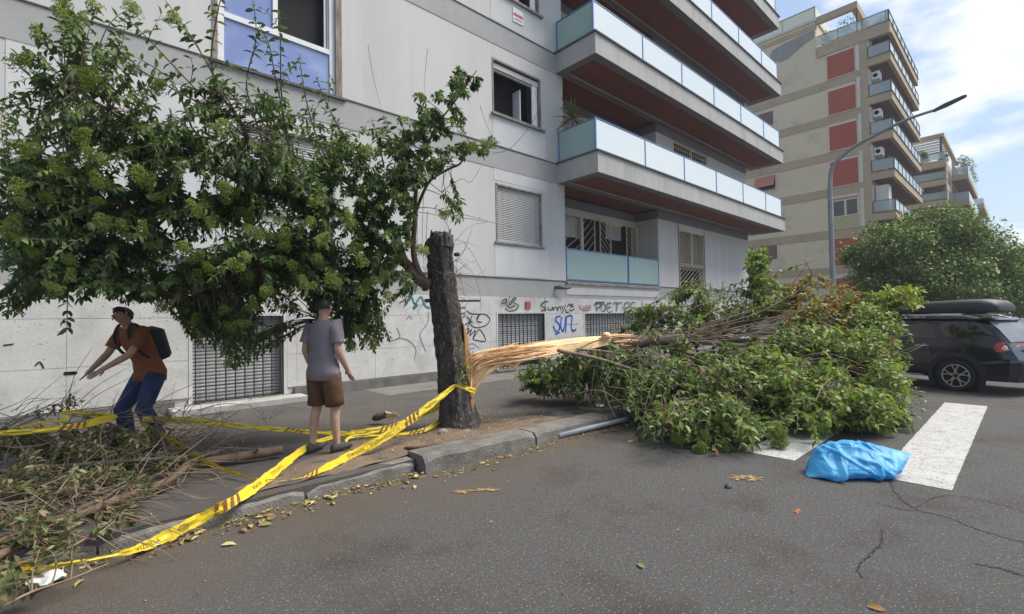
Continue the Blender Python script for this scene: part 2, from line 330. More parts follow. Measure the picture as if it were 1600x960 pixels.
# ================================================================== the grey apartment block
Y0 = 9.7
B1 = thing('apartment_building', 'pale grey apartment block with blue framed glass balconies and graffiti along its foot', 'building', (8, 9.7, .12))
ZS = [2.28, 5.71, 9.14, 12.57, 16.0, 19.43]                    # slab undersides
W1 = (1.75, 4.12, 6.30, 8.75); W2 = (8.3, 10.2, 7.2, 8.72); W2u = (8.3, 10.2, 10.66, 12.15); SH = (8.36, 10.16, 3.68, 5.27); SHL = (2.15, 3.95, 3.68, 5.30)
BW = [(1.45, 2.92, .22, 1.72), (8.36, 10.18, .22, 1.72), (12.05, 15.4, .34, 1.70), (18.7, 21.2, .34, 1.70)]
DOOR = (18.3, 20.56, 2.62, 5.13)
LX0, LX1, LY = 11.2, 16.7, 10.74                                 # loggia
holes = [W1, W2, W2u, SH, SHL, (8.3,10.2,14.1,15.6), (1.75,4.12,9.73,12.2), (-4.2,-2.4,7.2,8.72), (-4.2,-2.4,3.68,5.27)]
wall_y('wall', MT['wall'], B1, Y0, -12, LX0, 2.72, 23.4, holes, .28)
wall_y('wall', MT['wall'], B1, Y0, LX1, 25.42, 2.72, 23.4, [DOOR, (18.05,21.1,6.35,8.8), (18.05,21.1,9.8,12.2), (18.05,21.1,13.2,15.6)], .28)
wall_y('grey_base_band', MT['band'], B1, Y0+.015, -12, 25.42, 2.18, 2.72, [], .1)
bx('wall', MT['wall'], B1, LX0, LX1, Y0, LY+.1, 2.3, 2.72)
wall_y('wall', MT['plinth'], B1, Y0+.01, -12, 25.42, .1, 2.18, BW, .28)
MB().quad((25.42,Y0,.1),(25.42,22,.1),(25.42,22,23.4),(25.42,Y0,23.4)).build('wall', MT['wall'], B1)
bx('roof', MT['concrete'], B1, -12, 25.42, Y0, 22, 23.4, 23.7); bx('rear_wall', MT['wall'], B1, -12, 25.42, 21.8, 22, .1, 23.4)
MB().box(-12.2,-12,Y0,22,.1,23.4).build('wall', MT['wall'], B1)
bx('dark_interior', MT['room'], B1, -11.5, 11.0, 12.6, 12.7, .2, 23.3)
# slightly paler render patches above and below the openings, proud of the wall by a coat
for (a, c, d, e) in ((8.3,10.4,2.75,3.6),(8.3,10.4,5.36,5.68),(8.3,10.4,6.34,7.1),(8.3,10.4,9.78,10.6),(1.7,4.1,2.75,3.6),(1.9,4.1,5.36,5.66),(-.76,1.7,2.75,5.74)):
    bx('render_patch', MT['panel'], B1, a, c, Y0-.006, Y0+.02, d, e)
# storey bands with a thin dark line on top, edge shadow put into colour
for z in (5.71, 9.14, 12.57, 16.0, 19.43):
    MB().box(-12, 10.93, Y0-.012, Y0+.05, z-.02, z+.58).build('storey_band', MT['band'], B1); MB().box(-12, 10.93, Y0-.03, Y0+.05, z+.583, z+.606).build('dark_edge_line', MT['coping'], B1)
bx('dark_edge_line', MT['coping'], B1, -12, LX0, Y0-.012, Y0+.05, 2.705, 2.722); bx('dark_edge_line', MT['coping'], B1, LX1, 25.42, Y0-.012, Y0+.05, 2.705, 2.722)
# stone cladding of the plinth: slab by slab with open joints
rows = [(.34, .97), (.976, 1.70), (1.706, 2.172)]
def clad(x0, x1, z0, z1): MB().box(x0+.002, x1-.002, Y0-.016+random.uniform(-.002,.002), Y0+.03, z0, z1).build('stone_slab', MT['plinth'], B1)
for k, (z0, z1) in enumerate(rows):
    x = -11.6
    while x < 25.4:
        x1 = min(x+1.64, 25.4); segs = [(x, x1)]
        for h in BW:
            if z0 < h[3]+.02 and z1 > h[2]:
                ns = []
                for a, c in segs:
                    if c <= h[0]-.06 or a >= h[1]+.06: ns.append((a, c))
                    else:
                        if a < h[0]-.06: ns.append((a, h[0]-.06))
                        if c > h[1]+.06: ns.append((h[1]+.06, c))
                segs = ns
        for a, c in segs:
            if c-a > .05: clad(a, c, z0, z1)
        x = x1
x = -11.6                                                        # low dark base course, broken at the cellar windows
for a, c in ((-11.6,1.2),(3.1,8.2),(10.3,11.9),(15.5,18.6),(21.3,25.4)):
    q = a
    while q < c-.05: e = min(q+1.9, c); MB().box(q+.003, e-.003, Y0-.075, Y0+.02, .1, .325+random.uniform(-.01,.01)).build('base_stone', MT['skirt'], B1); q = e
# cellar windows: shutter slats behind vertical bars
slat_me = {}
def slats(parent, x0, x1, z0, z1, Y, pitch=.052, m='slat'):
    key = round(x1-x0, 3), pitch
    if key not in slat_me:
        w = x1-x0; h = pitch*.93; slat_me[key] = MB().loft([[(xx,.012,-h/2),(xx,-.006,-h*.3),(xx,-.010,0),(xx,-.004,h*.38),(xx,.012,h/2)] for xx in (-w/2, w/2)]).mesh('slat', MT[m])
    z = z1-pitch/2
    while z > z0: inst('slat', slat_me[key], parent, ((x0+x1)/2, Y, z)); z -= pitch
bar_me = {}
def bars(parent, x0, x1, z0, z1, Y, step, m='bars', r=.009, hz=()):
    key = round(z1-z0, 3), m, r
    if key not in bar_me: bar_me[key] = MB().box(-r, r, -r, r, -(z1-z0)/2, (z1-z0)/2).mesh('bar', MT[m])
    n = int(round((x1-x0)/step))
    for i in range(n+1): inst('bar', bar_me[key], parent, (x0+(x1-x0)*i/n, Y, (z0+z1)/2))
    for z in hz: MB().box(x0, x1, Y-.004, Y+.016, z-.012, z+.012).build('crossbar', MT[m], parent)
for (x0, x1, z0, z1), zb in zip(BW, (.22, .80, .34, .5)):
    w = MB(); fr = .07
    for q in ((x0-.055,x0,z0,z1+.055),(x1,x1+.055,z0,z1+.055),(x0,x1,z1,z1+.055)): w.box(q[0],q[1],Y0-.022,Y0+.06,q[2],q[3])
    w = w.build('cellar_window', MT['plinth'], B1)
    bx('pane', MT['room'], w, x0, x1, Y0+.26, Y0+.27, z0, z1)
    slats(w, x0+.01, x1-.01, zb, z1, Y0+.14, .062)
    bars(w, x0+.05, x1-.05, z0, z1, Y0+.03, .155, 'bars', .010, (z0+.28, z1-.35))
    bx('sill', MT['sill'], w, x0-.1, x1+.1, Y0-.06, Y0+.12, z0-.06, z0)
bx('wall_step', MT['skirt'], B1, 1.2, 3.1, Y0-.10, Y0+.02, .1, .158); bx('wall_step', MT['concrete'], B1, 1.1, 3.2, Y0-.55, Y0-.1, .1, .21)
# roller-shutter windows
def shutter_window(x0, x1, z0, z1, box_h=.0, gap=0):
    w = MB()
    for q in ((x0,x0+.05,z0,z1),(x1-.05,x1,z0,z1)): w.box(q[0],q[1],Y0-.015,Y0+.12,q[2],q[3])
    w.box(x0, x1, Y0-.015, Y0+.12, z1-.045, z1); w = w.build('shutter_window', MT['sill'], B1)
    bx('pane', MT['darkpane'], w, x0+.05, x1-.05, Y0+.2, Y0+.21, z0, z1-.05)
    bx('shutter_bar', MT['slat'], w, x0+.05, x1-.05, Y0+.035, Y0+.07, z0+gap, z0+gap+.07)
    slats(w, x0+.05, x1-.05, z0+gap+.07, z1-.045, Y0+.06, .05)
    bx('sill', MT['sill'], w, x0-.06, x1+.06, Y0-.05, Y0+.06, z0-.05, z0)
    return w
shutter_window(*SH); shutter_window(*SHL); shutter_window(-4.2, -2.4, 3.68, 5.27); shutter_window(-4.2, -2.4, 7.2, 8.72)
# big first-floor window: white frame, blue panes, one sash slid open
def frame(b, x0, x1, z0, z1, y0, y1, t):
    b.box(x0,x0+t,y0,y1,z0,z1); b.box(x1-t,x1,y0,y1,z0,z1); b.box(x0+t,x1-t,y0,y1,z1-t,z1); b.box(x0+t,x1-t,y0,y1,z0,z0+t); return b
def big_window(x0, x1, z0, z1, zr):
    w = bx('window', MT['stain'], B1, x1-.13, x1, Y0-.01, Y0+.2, z0, z1)
    bx('jamb', MT['stain'], w, x0, x0+.09, Y0-.01, Y0+.2, z0, z1)
    f = MB(); y0, y1 = Y0+.05, Y0+.13; x0 += .09; x1 -= .13; xm = x0+.46*(x1-x0)
    for q in ((x0,x0+.11,z0,z1),(x1-.11,x1,z0,z1),(x0+.11,x1-.11,z1-.11,z1),(x0+.11,x1-.11,zr,zr+.1),(xm-.05,xm+.04,zr+.1,z1-.11)): f.box(q[0],q[1],y0,y1,q[2],q[3])
    f.build('frame', MT['white'], w)
    bx('blue_panel', MT['bluepane'], w, x0+.11, x1-.11, y0+.03, y0+.05, z0, zr)
    bx('blue_pane', MT['bluepane'], w, x0+.11, xm-.05, y0+.03, y0+.05, zr+.1, z1-.11)
    frame(MB(), x1-.20, x1-.115, zr+.1, z1-.11, y0+.05, y0+.09, .03).build('open_sash', MT['white'], w)
    bx('dark_opening', MT['room'], w, x0, x1, y1+.12, y1+.13, z0, z1)
    bx('sill', MT['coping'], w, x0-.14, x1+.2, Y0-.07, Y0+.1, z0-.05, z0)
big_window(*W1, 7.18); big_window(1.75, 4.12, 9.73, 12.2, 10.6)
def open_window(x0, x1, z0, z1):
    w = frame(MB(), x0, x1, z0, z1, Y0-.012, Y0+.16, .05).build('window', MT['stain'], B1)
    bx('shutter_box', MT['slat'], w, x0+.05, x1-.05, Y0+.04, Y0+.12, z1-.24, z1-.10)
    frame(MB(), x0+.05, x1-.05, z0+.05, z1-.24, Y0+.10, Y0+.16, .035).build('frame', MT['white'], w)
    s = MB(); s.box(x1-.30,x1-.10,Y0+.06,Y0+.10,z0+.05,z1-.24); s.build('open_sash', MT['white'], w)
    MB().box(x1-.68,x1-.64,Y0+.2,Y0+.5,z0+.05,z1-.45).build('open_sash', MT['white'], w)
    bx('dark_opening', MT['room'], w, x0, x1, Y0+.6, Y0+.61, z0, z1)
    bx('sill', MT['sill'], w, x0-.05, x1+.12, Y0-.08, Y0+.08, z0-.06, z0)
open_window(*W2); open_window(*W2u); open_window(8.3, 10.2, 14.1, 15.6)
# loggias and balconies
def grille(parent, x0, x1, z0, z1, Y, step, slope, name='security_grille', mid=None):
    g = MB(); t = .035
    frame(g, x0, x1, z0, z1, Y-.02, Y+.02, t)
    if mid: g.box(x0+t, x1-t, Y-.02, Y+.02, mid-.025, mid+.025)
    g = g.build(name, MT['cream'], parent)
    for (a, c) in (((z0+t, mid-.025), (mid+.025, z1-t)) if mid else ((z0+t, z1-t),)):
        w = x1-x0-2*t; h = w*slope; z = a-abs(h)
        while z < c:
            pa, pb = (x0+t, z if slope > 0 else z+abs(h)), (x1-t, z+h if slope > 0 else z)
            # clip to a..c
            def clipz(p, q):
                (xa, za), (xb, zb) = p, q
                if za > zb: (xa, za), (xb, zb) = (xb, zb), (xa, za)
                if zb <= a or za >= c: return None
                if za < a: xa += (xb-xa)*(a-za)/(zb-za); za = a
                if zb > c: xb = xa+(xb-xa)*(c-za)/(zb-za); zb = c
                return (xa, za), (xb, zb)
            r = clipz(pa, pb)
            if r and abs(r[0][0]-r[1][0]) > .01: MB().tube([(r[0][0],Y,r[0][1]),(r[1][0],Y,r[1][1])], .013, 4).build('bar', MT['cream'], g)
            z += step
    return g
for k, z in enumerate(ZS[:-1]):
    zt = ZS[k+1]; zf = z+.6
    L = MB(); L.quad((LX0,LY,zf-.2),(LX1,LY,zf-.2),(LX1,LY,zt),(LX0,LY,zt)); L.quad((LX0,Y0,zf-.2),(LX0,LY,zf-.2),(LX0,LY,zt),(LX0,Y0,zt)); L.quad((LX1,LY,zf-.2),(LX1,Y0,zf-.2),(LX1,Y0,zt),(LX1,LY,zt))
    L.build('loggia_wall', MT['wall'], B1)
    t = MB(); t.box(LX0,LX1,LY-.03,LY+.02,zt-.32,zt); t.box(LX0,LX0+.03,Y0,LY-.03,zt-.32,zt); t.box(LX1-.03,LX1,Y0,LY-.03,zt-.32,zt); t.box(LX1,25.42,Y0-.028,Y0+.02,zt-.32,zt); t.build('loggia_frieze', MT['slabgrey'], B1)
    # frames in the loggia back wall
    if k < 3:
        zb, ztop = zf+.02, zt-.58
        bx('dark_opening', MT['room'], B1, 11.4, 16.4, LY-.012, LY-.006, zb, ztop)
        bx('shutter_curtain', MT['slat'], B1, 11.4, 13.2, LY-.03, LY-.014, ztop-.75 if k == 0 else ztop-1.2, ztop)
        w = MB().box(14.62,15.72,LY-.05,LY-.014,ztop-.06,ztop).build('loggia_window', MT['cream'], B1); slats(w, 14.66, 15.66, ztop-.62, ztop-.06, LY-.035, .05)
        bx('lintel_panel', MT['wall'], B1, 11.2, 16.7, LY-.035, LY+.01, ztop, zt-.325)
        if k == 0:
            grille(B1, 11.3, 13.05, zb, ztop, LY-.16, .30, .62); grille(B1, 13.12, 13.85, zb, ztop, LY-.16, .28, .9)
            grille(B1, 13.95, 14.62, zb, ztop, LY-.30, .22, -.95); grille(B1, 15.78, 16.55, zb, ztop, LY-.2, .22, -.95)
            bx('cream_post', MT['cream'], B1, 13.02, 13.15, LY-.2, LY-.12, zb, ztop); bx('cream_post', MT['cream'], B1, 16.5, 16.62, LY-.2, LY-.12, zb, ztop)
        else:
            for a, c in ((11.35,12.6),(12.65,13.9)):
                g = frame(MB(), a, c, zb, ztop, LY-.18, LY-.14, .04).build('security_grille', MT['cream'], B1); bars(g, a+.04, c-.04, zb, ztop, LY-.16, .13, 'cream', .008, [zb+.15+.17*i for i in range(13)])
    # balcony door in the front wall
    d0, d1, dz0, dz1 = (DOOR if k == 0 else (18.05, 21.1, zf+.04, zt-.35))
    bx('dark_opening', MT['room'], B1, d0, d1, Y0+.27, Y0+.28, dz0, dz1)
    if k == 0:
        dm = (d0+d1)/2
        g1 = grille(B1, d0+.03, dm, 3.72, dz1, Y0+.02, .17, .95, 'grille_door'); grille(B1, dm+.01, d1-.03, 3.72, dz1, Y0+.02, .17, .95, 'grille_door'); grille(B1, d0+.03, d1-.03, dz0+.02, 3.68, Y0+.02, .19, .62, 'grille_gate')
        bx('door_jamb', MT['coping'], B1, d0-.05, d0+.01, Y0-.01, Y0+.03, dz0, zt-.33); bx('door_jamb', MT['coping'], B1, d1-.01, d1+.04, Y0-.01, Y0+.03, dz0, zt-.33); bx('lintel_panel', MT['panel'], B1, d0+.015, d1-.015, Y0-.008, Y0+.02, dz1+.01, zt-.33)
        bx('pane', MT['stain'], B1, d0+.1, d1-.1, Y0+.2, Y0+.21, dz0+.9, dz1)
        o = bx('sill', MT['coping'], B1, d0-.1, d1+.2, Y0-.05, Y0+.05, dz0-.05, dz0)
    else:
        g = frame(MB(), d0, d1, dz0, dz1, Y0+.02, Y0+.06, .06).build('security_grille', MT['cream'], B1); g_ = (d0+d1)/2
        bars(g, d0+.08, d1-.08, dz0, dz1, Y0+.04, .19, 'cream', .011, [dz0+.2+.2*i for i in range(int((dz1-dz0-.2)/.2))])
        bx('cream_post', MT['cream'], g, g_-.05, g_+.05, Y0-.005, Y0+.07, dz0, dz1)
    # glass
    if k == 0:
        bal = MB().box(LX0,LX1,Y0-.06,Y0+.35,2.62,2.70).build('loggia_parapet', MT['sill'], B1)
        for a, c in ((11.22,14.58),(14.62,16.68)):
            pane = bx('glass_panel', MT['glassL'], bal, a+.03, c-.03, Y0+.0, Y0+.014, 2.79, 3.72); frame(MB(), a, c, 2.75, 3.76, Y0-.012, Y0+.028, .03).build('blue_rail', MT['blueframe'], bal)
    else:
        xs = [10.96, 13.55, 16.13, 18.72, 21.33, 23.95, 26.02]; F = 8.27
        zc = z+.60
        bal = MB(); bal.box(10.88,26.15,8.15,8.43,z,zc); bal.box(10.88,11.16,8.43,Y0,z,zc); bal.box(25.87,26.15,8.43,Y0+.2,z,zc); bal.box(11.16,25.87,Y0-.22,Y0,z,zc-.2); bal = bal.build('balcony', [MT['concrete']], B1)
        MB().box(11.16,25.87,8.43,Y0-.22,z+.06,zc-.01).build('soffit', MT['soffit'], bal); MB().box(LX0,LX1,Y0,LY,z+.05,zc-.01).build('soffit', MT['soffit'], bal)
        s = MB(); s.box(10.90,26.13,8.17,8.43,z-.004,z-.001); s.box(10.90,11.16,8.43,Y0-.01,z-.004,z-.001); s.box(25.87,26.13,8.43,Y0,z-.004,z-.001); s.box(11.16,25.87,Y0-.22,Y0-.03,z-.004,z-.001); s.build('soffit_border_shade', MT['slabgrey'], bal)  # dark sheet on the beam undersides, their shade put into the colour
        c = MB(); c.box(10.83,26.22,8.10,8.42,zc,zc+.045); c.box(10.83,11.15,8.42,Y0+.0,zc,zc+.045); c.box(25.9,26.22,8.42,Y0,zc,zc+.045); c.build('coping', MT['coping'], bal)
        zg0, zg1 = zc+.07, zc+.98
        for i in range(6): bx('glass_panel', MT['glass'], bal, xs[i]+.025, xs[i+1]-.025, F-.006, F+.006, zg0, zg1)
        bx('glass_panel', MT['glassL'], bal, 10.954, 10.966, F+.03, Y0-.03, zg0, zg1); bx('glass_panel', MT['glass'], bal, 26.014, 26.026, F+.03, Y0-.03, zg0, zg1)
        for i, q in enumerate(xs): bx('post', MT['blueframe'], bal, q-.018-(.012 if i == 0 else 0), q+.018, F-.022, F+.02, zc+.04, zg1+.02)
        bx('post', MT['blueframe'], bal, 10.94, 10.98, Y0-.05, Y0-.012, zc+.04, zg1+.02)
        r = MB(); r.box(10.93,26.05,F-.018,F+.018,zg1+.02,zg1+.045); r.box(10.94,10.98,F+.018,Y0-.01,zg1+.02,zg1+.045); r.build('hand_rail', MT['blueframe'], bal)
# small things on the wall
MB().box(9.42,9.60,Y0-.03,Y0+.03,1.86,2.06).build('red_plaque', MT['signred'], B1)
sg = MB().box(9.1,9.5,Y0-.03,Y0+.01,10.05,10.45).build('notice_sign', MT['white'], B1)
MB().box(9.12,9.48,Y0-.034,Y0-.031,10.22,10.30).build('red_stripe', MT['signred'], sg); MB().box(9.15,9.45,Y0-.034,Y0-.031,10.12,10.15).build('red_stripe', MT['signred'], sg)
MB().tube([(10.7,Y0+.02,2.5),(10.75,Y0-.12,2.5),(11.0,Y0-.2,2.47),(11.15,Y0-.22,2.5)], [.05,.06,.035,.03], 8).build('wall_spout', MT['coping'], B1)
cable = [(808,386),(810,440),(752,455),(750,470),(752,490),(775,500)]
# graffiti: painted lines lying on the stone
def gstroke(strokes, m, w, conv, name='graffiti'):
    b = MB()
    for st in strokes:
        q = crom([at_y(*conv(*p), Y0-.022) for p in st], 5); l = []
        for i, p in enumerate(q):
            d = (q[min(i+1,len(q)-1)]-q[max(i-1,0)]); d = d.normalized() if d.length > 1e-6 else Vector((1,0,0)); s = Vector((-d.z,0,d.x))*w*.5
            l.append((p+s, p-s))
        for i in range(len(l)-1):
            b.add([l[i][0], l[i+1][0], l[i+1][1], l[i][1]], [(0,1,2,3)]); 
            c = q[i+1]; b.add([c+Vector((math.cos(a)*w*.5, -.0006, math.sin(a)*w*.5)) for a in [math.pi*2*j/6 for j in range(6)]], [(0,1,2,3,4,5)])
    return b.build(name, m, B1)
c1 = lambda x, y: (720+x/5.517, 450+y/5.517); c2 = lambda x, y: (560+x/5.333, 440+y/5.333)
gstroke([[(755,122),(722,120),(695,148),(722,172),(732,192),(690,200)],[(752,165),(757,188),(782,190),(790,165),(797,194)],[(803,195),(806,172),(825,170),(832,195)],[(838,195),(842,168),(858,168),(866,194)],[(868,152),(880,178)],[(902,148),(888,190),(870,218)],[(918,165),(936,140),(946,165)],[(968,138),(950,148),(970,160),(955,168)],[(905,185),(908,210),(932,208)],[(940,180),(948,200),(965,190),(978,182)]], MT['black'], .035, c1)
gstroke([[(1018,150),(1032,190)],[(1045,150),(1028,172),(1048,190)],[(1058,165),(1052,185),(1068,185),(1066,165),(1058,165)],[(1090,150),(1078,158),(1092,178),(1076,186)],[(1102,148),(1100,186)],[(1120,145),(1122,188)],[(1100,168),(1122,165)],[(1045,200),(1110,196)]], MT['redpaint'], .025, c1)
gstroke([[(1178,212),(1168,140),(1200,130),(1205,160),(1172,176)],[(1225,138),(1246,150),(1245,190),(1222,208),(1212,180),(1215,145),(1225,138)],[(1300,133),(1264,138),(1266,206),(1304,206)],[(1266,170),(1294,168)],[(1316,130),(1392,130)],[(1354,130),(1342,206)],[(1392,172),(1398,176)],[(1420,212),(1414,138),(1450,130),(1454,162),(1420,175)],[(1505,130),(1470,133),(1474,212)],[(1474,170),(1498,168)],[(1158,150),(1168,128),(1240,126)]], MT['black'], .035, c1)
gstroke([[(862,245),(828,250),(818,282),(846,312),(852,352),(822,380),(800,332)],[(872,250),(862,320),(880,375),(896,330),(905,250)],[(905,385),(912,262),(936,240),(960,252),(952,330),(966,372),(992,360)],[(815,400),(850,385)]], MT['bluepaint'], .06, c1)
gstroke([[(893,318),(1015,312)]], MT['black'], .012, c1)
gstroke([[(355,132),(368,105),(390,96),(384,130),(360,136)],[(395,96),(398,150),(425,172)],[(418,74),(422,84)],[(414,108),(424,150),(452,92),(476,90),(448,128)],[(462,130),(500,155),(470,190),(420,203),(384,182)],[(430,170),(470,150)]], MT['black'], .03, c1)
gstroke([[(700,162),(1015,160)]], MT['black'], .045, c2); gstroke([[(840,220),(895,220)],[(900,242),(940,268),(1020,272)],[(858,268),(890,262)],[(868,302),(895,280)],[(905,290),(950,345)],[(948,285),(912,380)],[(985,320),(1000,285),(1050,272),(1095,312),(1070,360),(1000,385),(945,370),(925,325)],[(1030,340),(990,332),(1002,292)],[(870,375),(930,335)],[(900,402),(922,392),(905,440),(942,400),(930,450),(976,408),(955,480),(1010,400),(1060,495),(960,486)]], MT['black'], .026, c2)
gstroke([[(385,205),(420,140),(402,182),(442,132),(465,180),(492,200),(460,222),(520,128),(555,200),(592,222)]], MT['teal'], .04, c2)
gstroke([[(250,502),(345,465),(320,385)],[(310,480),(372,475),(440,508),(480,570),(465,656)],[(585,250),(580,340),(530,410),(515,460),(560,580)],[(400,320),(420,290),(445,310)]], MT['faint'], .02, c2)
gstroke([[(915,530),(960,520),(1005,558)],[(930,560),(970,555)],[(960,580),(940,610),(980,590)]], MT['violet'], .02, c2); gstroke([[(150,480),(168,505)]], MT['violet'], .04, c2)
gstroke([[(100,584),(118,583)]], MT['black'], .05, lambda x, y: (x, y)); gstroke([[(55,572),(62,566),(68,575)],[(5,540),(20,538)]], MT['black'], .02, lambda x, y: (x, y))
# yucca standing in the corner of the first-floor balcony
yu = thing('yucca_plant', 'spiky yucca plant leaning over the corner of the lower long balcony', 'plant', (11.2, 9.3, 6.33))
MB().loft([[(11.2+r*math.cos(a), 9.3+r*math.sin(a), z) for a in [i*math.pi/5 for i in range(10)]] for r, z in ((.13,6.33),(.17,6.62))]).build('pot', mat('clay_pot', (.30,.14,.08), rough=.8), yu)
MB().tube([(11.2,9.3,6.5),(11.12,9.25,7.0),(11.06,9.2,7.6)], [.05,.045,.05], 8).build('stem', MT['twig'], yu)
rn = random.Random(3); lm = MT['leafmid']; ym = mat('yucca_blade', (.06,.10,.045), (.12,.15,.06), 4, .5)
for i in range(44):
    a = rn.uniform(0, 6.28); e = rn.uniform(-.5, 1.45); Ln = rn.uniform(.5, .85); d = Vector((math.cos(a)*math.cos(e), math.sin(a)*math.cos(e), math.sin(e))); c = Vector((11.06,9.2,7.62)); sd_ = d.cross(Vector((0,0,1))).normalized()*.022
    dr = Vector((0,0,-.12*Ln if e < .9 else 0)); MB().add([c+sd_, c-sd_, c+d*Ln*.5-sd_*1.2, c+d*Ln*.5+sd_*1.2, c+d*Ln+dr, c+d*Ln*.5-Vector((0,0,.008))], [(0,1,5),(0,5,3),(1,2,5),(2,4,5),(5,4,3)]).build('leaf', ym if e > -.1 else MT['wilt'], yu)

# ================================================================== the cream block with red shutters
CW = mat('cream_render', (.58, .51, .37), (.53, .465, .335), .25, .92, .2, 40, dirt=(.42, .375, .30), dscale=.5, dlo=.54, dhi=.72, speck=(.52,.50,.43), sscale=1.4, slo=.62, shi=.70)
CB = mat('brown_render', (.40, .32, .22), (.36, .285, .195), .7, .92, .2, 40, dirt=(.25,.21,.165), dscale=1.5, dlo=.56, dhi=.75)
RS = mat('red_shutter', (.36, .072, .040), (.32, .062, .034), .6, .6); AW = mat('faded_red_awning', (.45, .17, .12), (.40, .14, .10), 1, .7)
LG = mat('light_trim', (.56, .54, .48), (.50, .48, .43), 1.2, .85); G2 = glass_mat('pale_balcony_glass', (.58, .66, .64), .15, .2); G2S = glass_mat('clear_balcony_glass', (.34,.43,.44), .12, .45)
DK = mat('brown_soffit', (.17, .105, .09), (.15, .09, .08), 1, .9); PATCH = mat('bare_grey_patch', (.23,.225,.22), (.27,.265,.255), 1.2, .95, .4, 10)
XF = 48.0
B2 = thing('apartment_building', 'cream apartment block with red shutters and stacked corner balconies across the side street', 'building', (48, 12, .12))
RZ = 24.95
def wall_x(name, m, parent, X, ya, yb, z0, z1, off=.0): return MB().box(X-off, X+.3, ya, yb, z0, z1).build(name, m, parent)
wall_x('wall', CW, B2, XF, 9.05, 34, .1, RZ); MB().box(XF+.31, 61.6, 8.72, 34, RZ-.3, RZ-.01).build('roof', CB, B2)
wall_x('pier', CB, B2, XF, 8.42, 9.05, .1, RZ, .06)
bx('street_wall', CW, B2, XF+.3, 62, 8.42, 8.7, .1, RZ); bx('end_wall', CW, B2, 61.7, 62, 8.7, 34, .1, RZ)
sills = [21.75, 18.63, 15.49, 12.35, 8.75, 5.55, 2.3]; tops = [23.8, 20.71, 17.63, 14.54, 11.35, 7.9, 4.5]
for i, (a, c) in enumerate(zip(sills, tops)):
    wall_x('storey_band', CB, B2, XF, 9.05, 34, a-.78+(.1 if i > 4 else 0), a-.06, .055)
    wall_x('shutter_head', LG, B2, XF, 9.32, 11.3, c+.005, c+.56, .03)
    wall_x('side_trim', LG, B2, XF, 8.98, 9.2, a, c+.5, .07)
    bx('sill', LG, B2, XF-.13, XF, 9.2, 11.4, a-.055, a)
    if i == 4:
        w = MB(); w.box(XF-.05,XF,9.36,11.2,11.10,11.2); w.box(XF-.05,XF,9.36,11.2,9.75,9.83); w.box(XF-.05,XF,9.36,9.44,9.83,11.1); w.box(XF-.05,XF,11.12,11.2,9.83,11.1); w.box(XF-.05,XF,10.2,10.36,9.83,11.1); w = w.build('window', LG, B2)
        bx('pane', MT['darkpane'], w, XF-.02, XF-.01, 9.44, 10.2, 9.83, 11.1); bx('pane', MT['darkpane'], w, XF-.02, XF-.01, 10.36, 11.12, 9.83, 11.1)
        bx('rolled_shutter', AW, w, XF-.06, XF, 9.34, 11.25, 11.2, 11.36); bx('under_panel', mat('yellowish_panel', (.40,.38,.20), (.36,.34,.19), 1), B2, XF-.03, XF, 9.34, 11.22, 8.75, 9.74)
    else:
        s = wall_x('red_shutter', RS, B2, XF, 9.32, 11.26, a+.03, c, .035)
        for k in range(1, 12): MB().box(XF-.042, XF-.034, 9.33, 11.25, a+.03+k*(c-a)/12-.012, a+.03+k*(c-a)/12).build('slat_line', DK, s)
# small windows with awning shutters further along the wall
for (c, a, op) in ((24.6,23.4,1),(20.6,19.3,0),(17.45,16.1,1),(14.55,13.2,1),(11.3,10.1,0),(8.0,6.65,0),(4.6,3.3,0)):
    y0, y1 = 15.6, 17.45
    w = MB(); w.box(XF-.05,XF,y0,y0+.08,a,c); w.box(XF-.05,XF,y1-.08,y1,a,c); w.box(XF-.05,XF,y0,y1,a-.08,a); w.box(XF-.05,XF,y0,y1,c,c+.06); w = w.build('window', LG, B2)
    bx('pane', MT['darkpane'] if op else DK, w, XF-.03, XF-.01, y0+.08, y1-.08, a, c)
    if op: MB().prism([(XF-.06,y0+.06,c),(XF-.09,y0+.06,c),(XF-.62,y0+.06,a+.3),(XF-.58,y0+.06,a+.3)], (0,y1-y0-.12,0)).build('red_awning', AW, w)
# attic: set-back parapet wall, bare plaster patch, glass railings and roof beams
bx('attic_wall', CW, B2, XF-.02, 58, 12.05, 34, RZ, 27.35); bx('attic_band', CB, B2, XF-.08, XF+.2, 12.0, 34, 26.7, 27.1); bx('attic_coping', LG, B2, XF-.14, 58.2, 11.95, 34, 27.35, 27.6)
pat = [(12.15,26.6),(13.4,26.55),(14.7,26.45),(15.6,26.2),(15.8,25.8),(15.6,25.2),(14.9,24.9),(14.2,24.95),(13.6,25.3),(12.9,25.7),(12.15,25.9)]
MB().prism([(XF-.045, y, z) for y, z in pat], (.05,0,0)).build('bare_plaster_patch', PATCH, B2)
for i in range(6): bx('glass_panel', mat('backlit_parapet_glass', (.62,.64,.52), rough=.3) if i == 0 else bpy.data.materials['backlit_parapet_glass'], B2, XF-.02, XF, 12.1+i*2.6, 14.62+i*2.6, 27.66, 28.6); bx('post', CB, B2, XF-.05, XF+.02, 12.03+i*2.6, 12.1+i*2.6, 27.6, 28.68)  # parapet glass lit from behind: that light is put into its colour
bx('hand_rail', MT['bars'], B2, XF-.04, XF+.02, 12.0, 30, 28.62, 28.68); bx('glass_panel', bpy.data.materials['backlit_parapet_glass'], B2, XF+.05, 56, 12.02, 12.04, 27.66, 28.6)
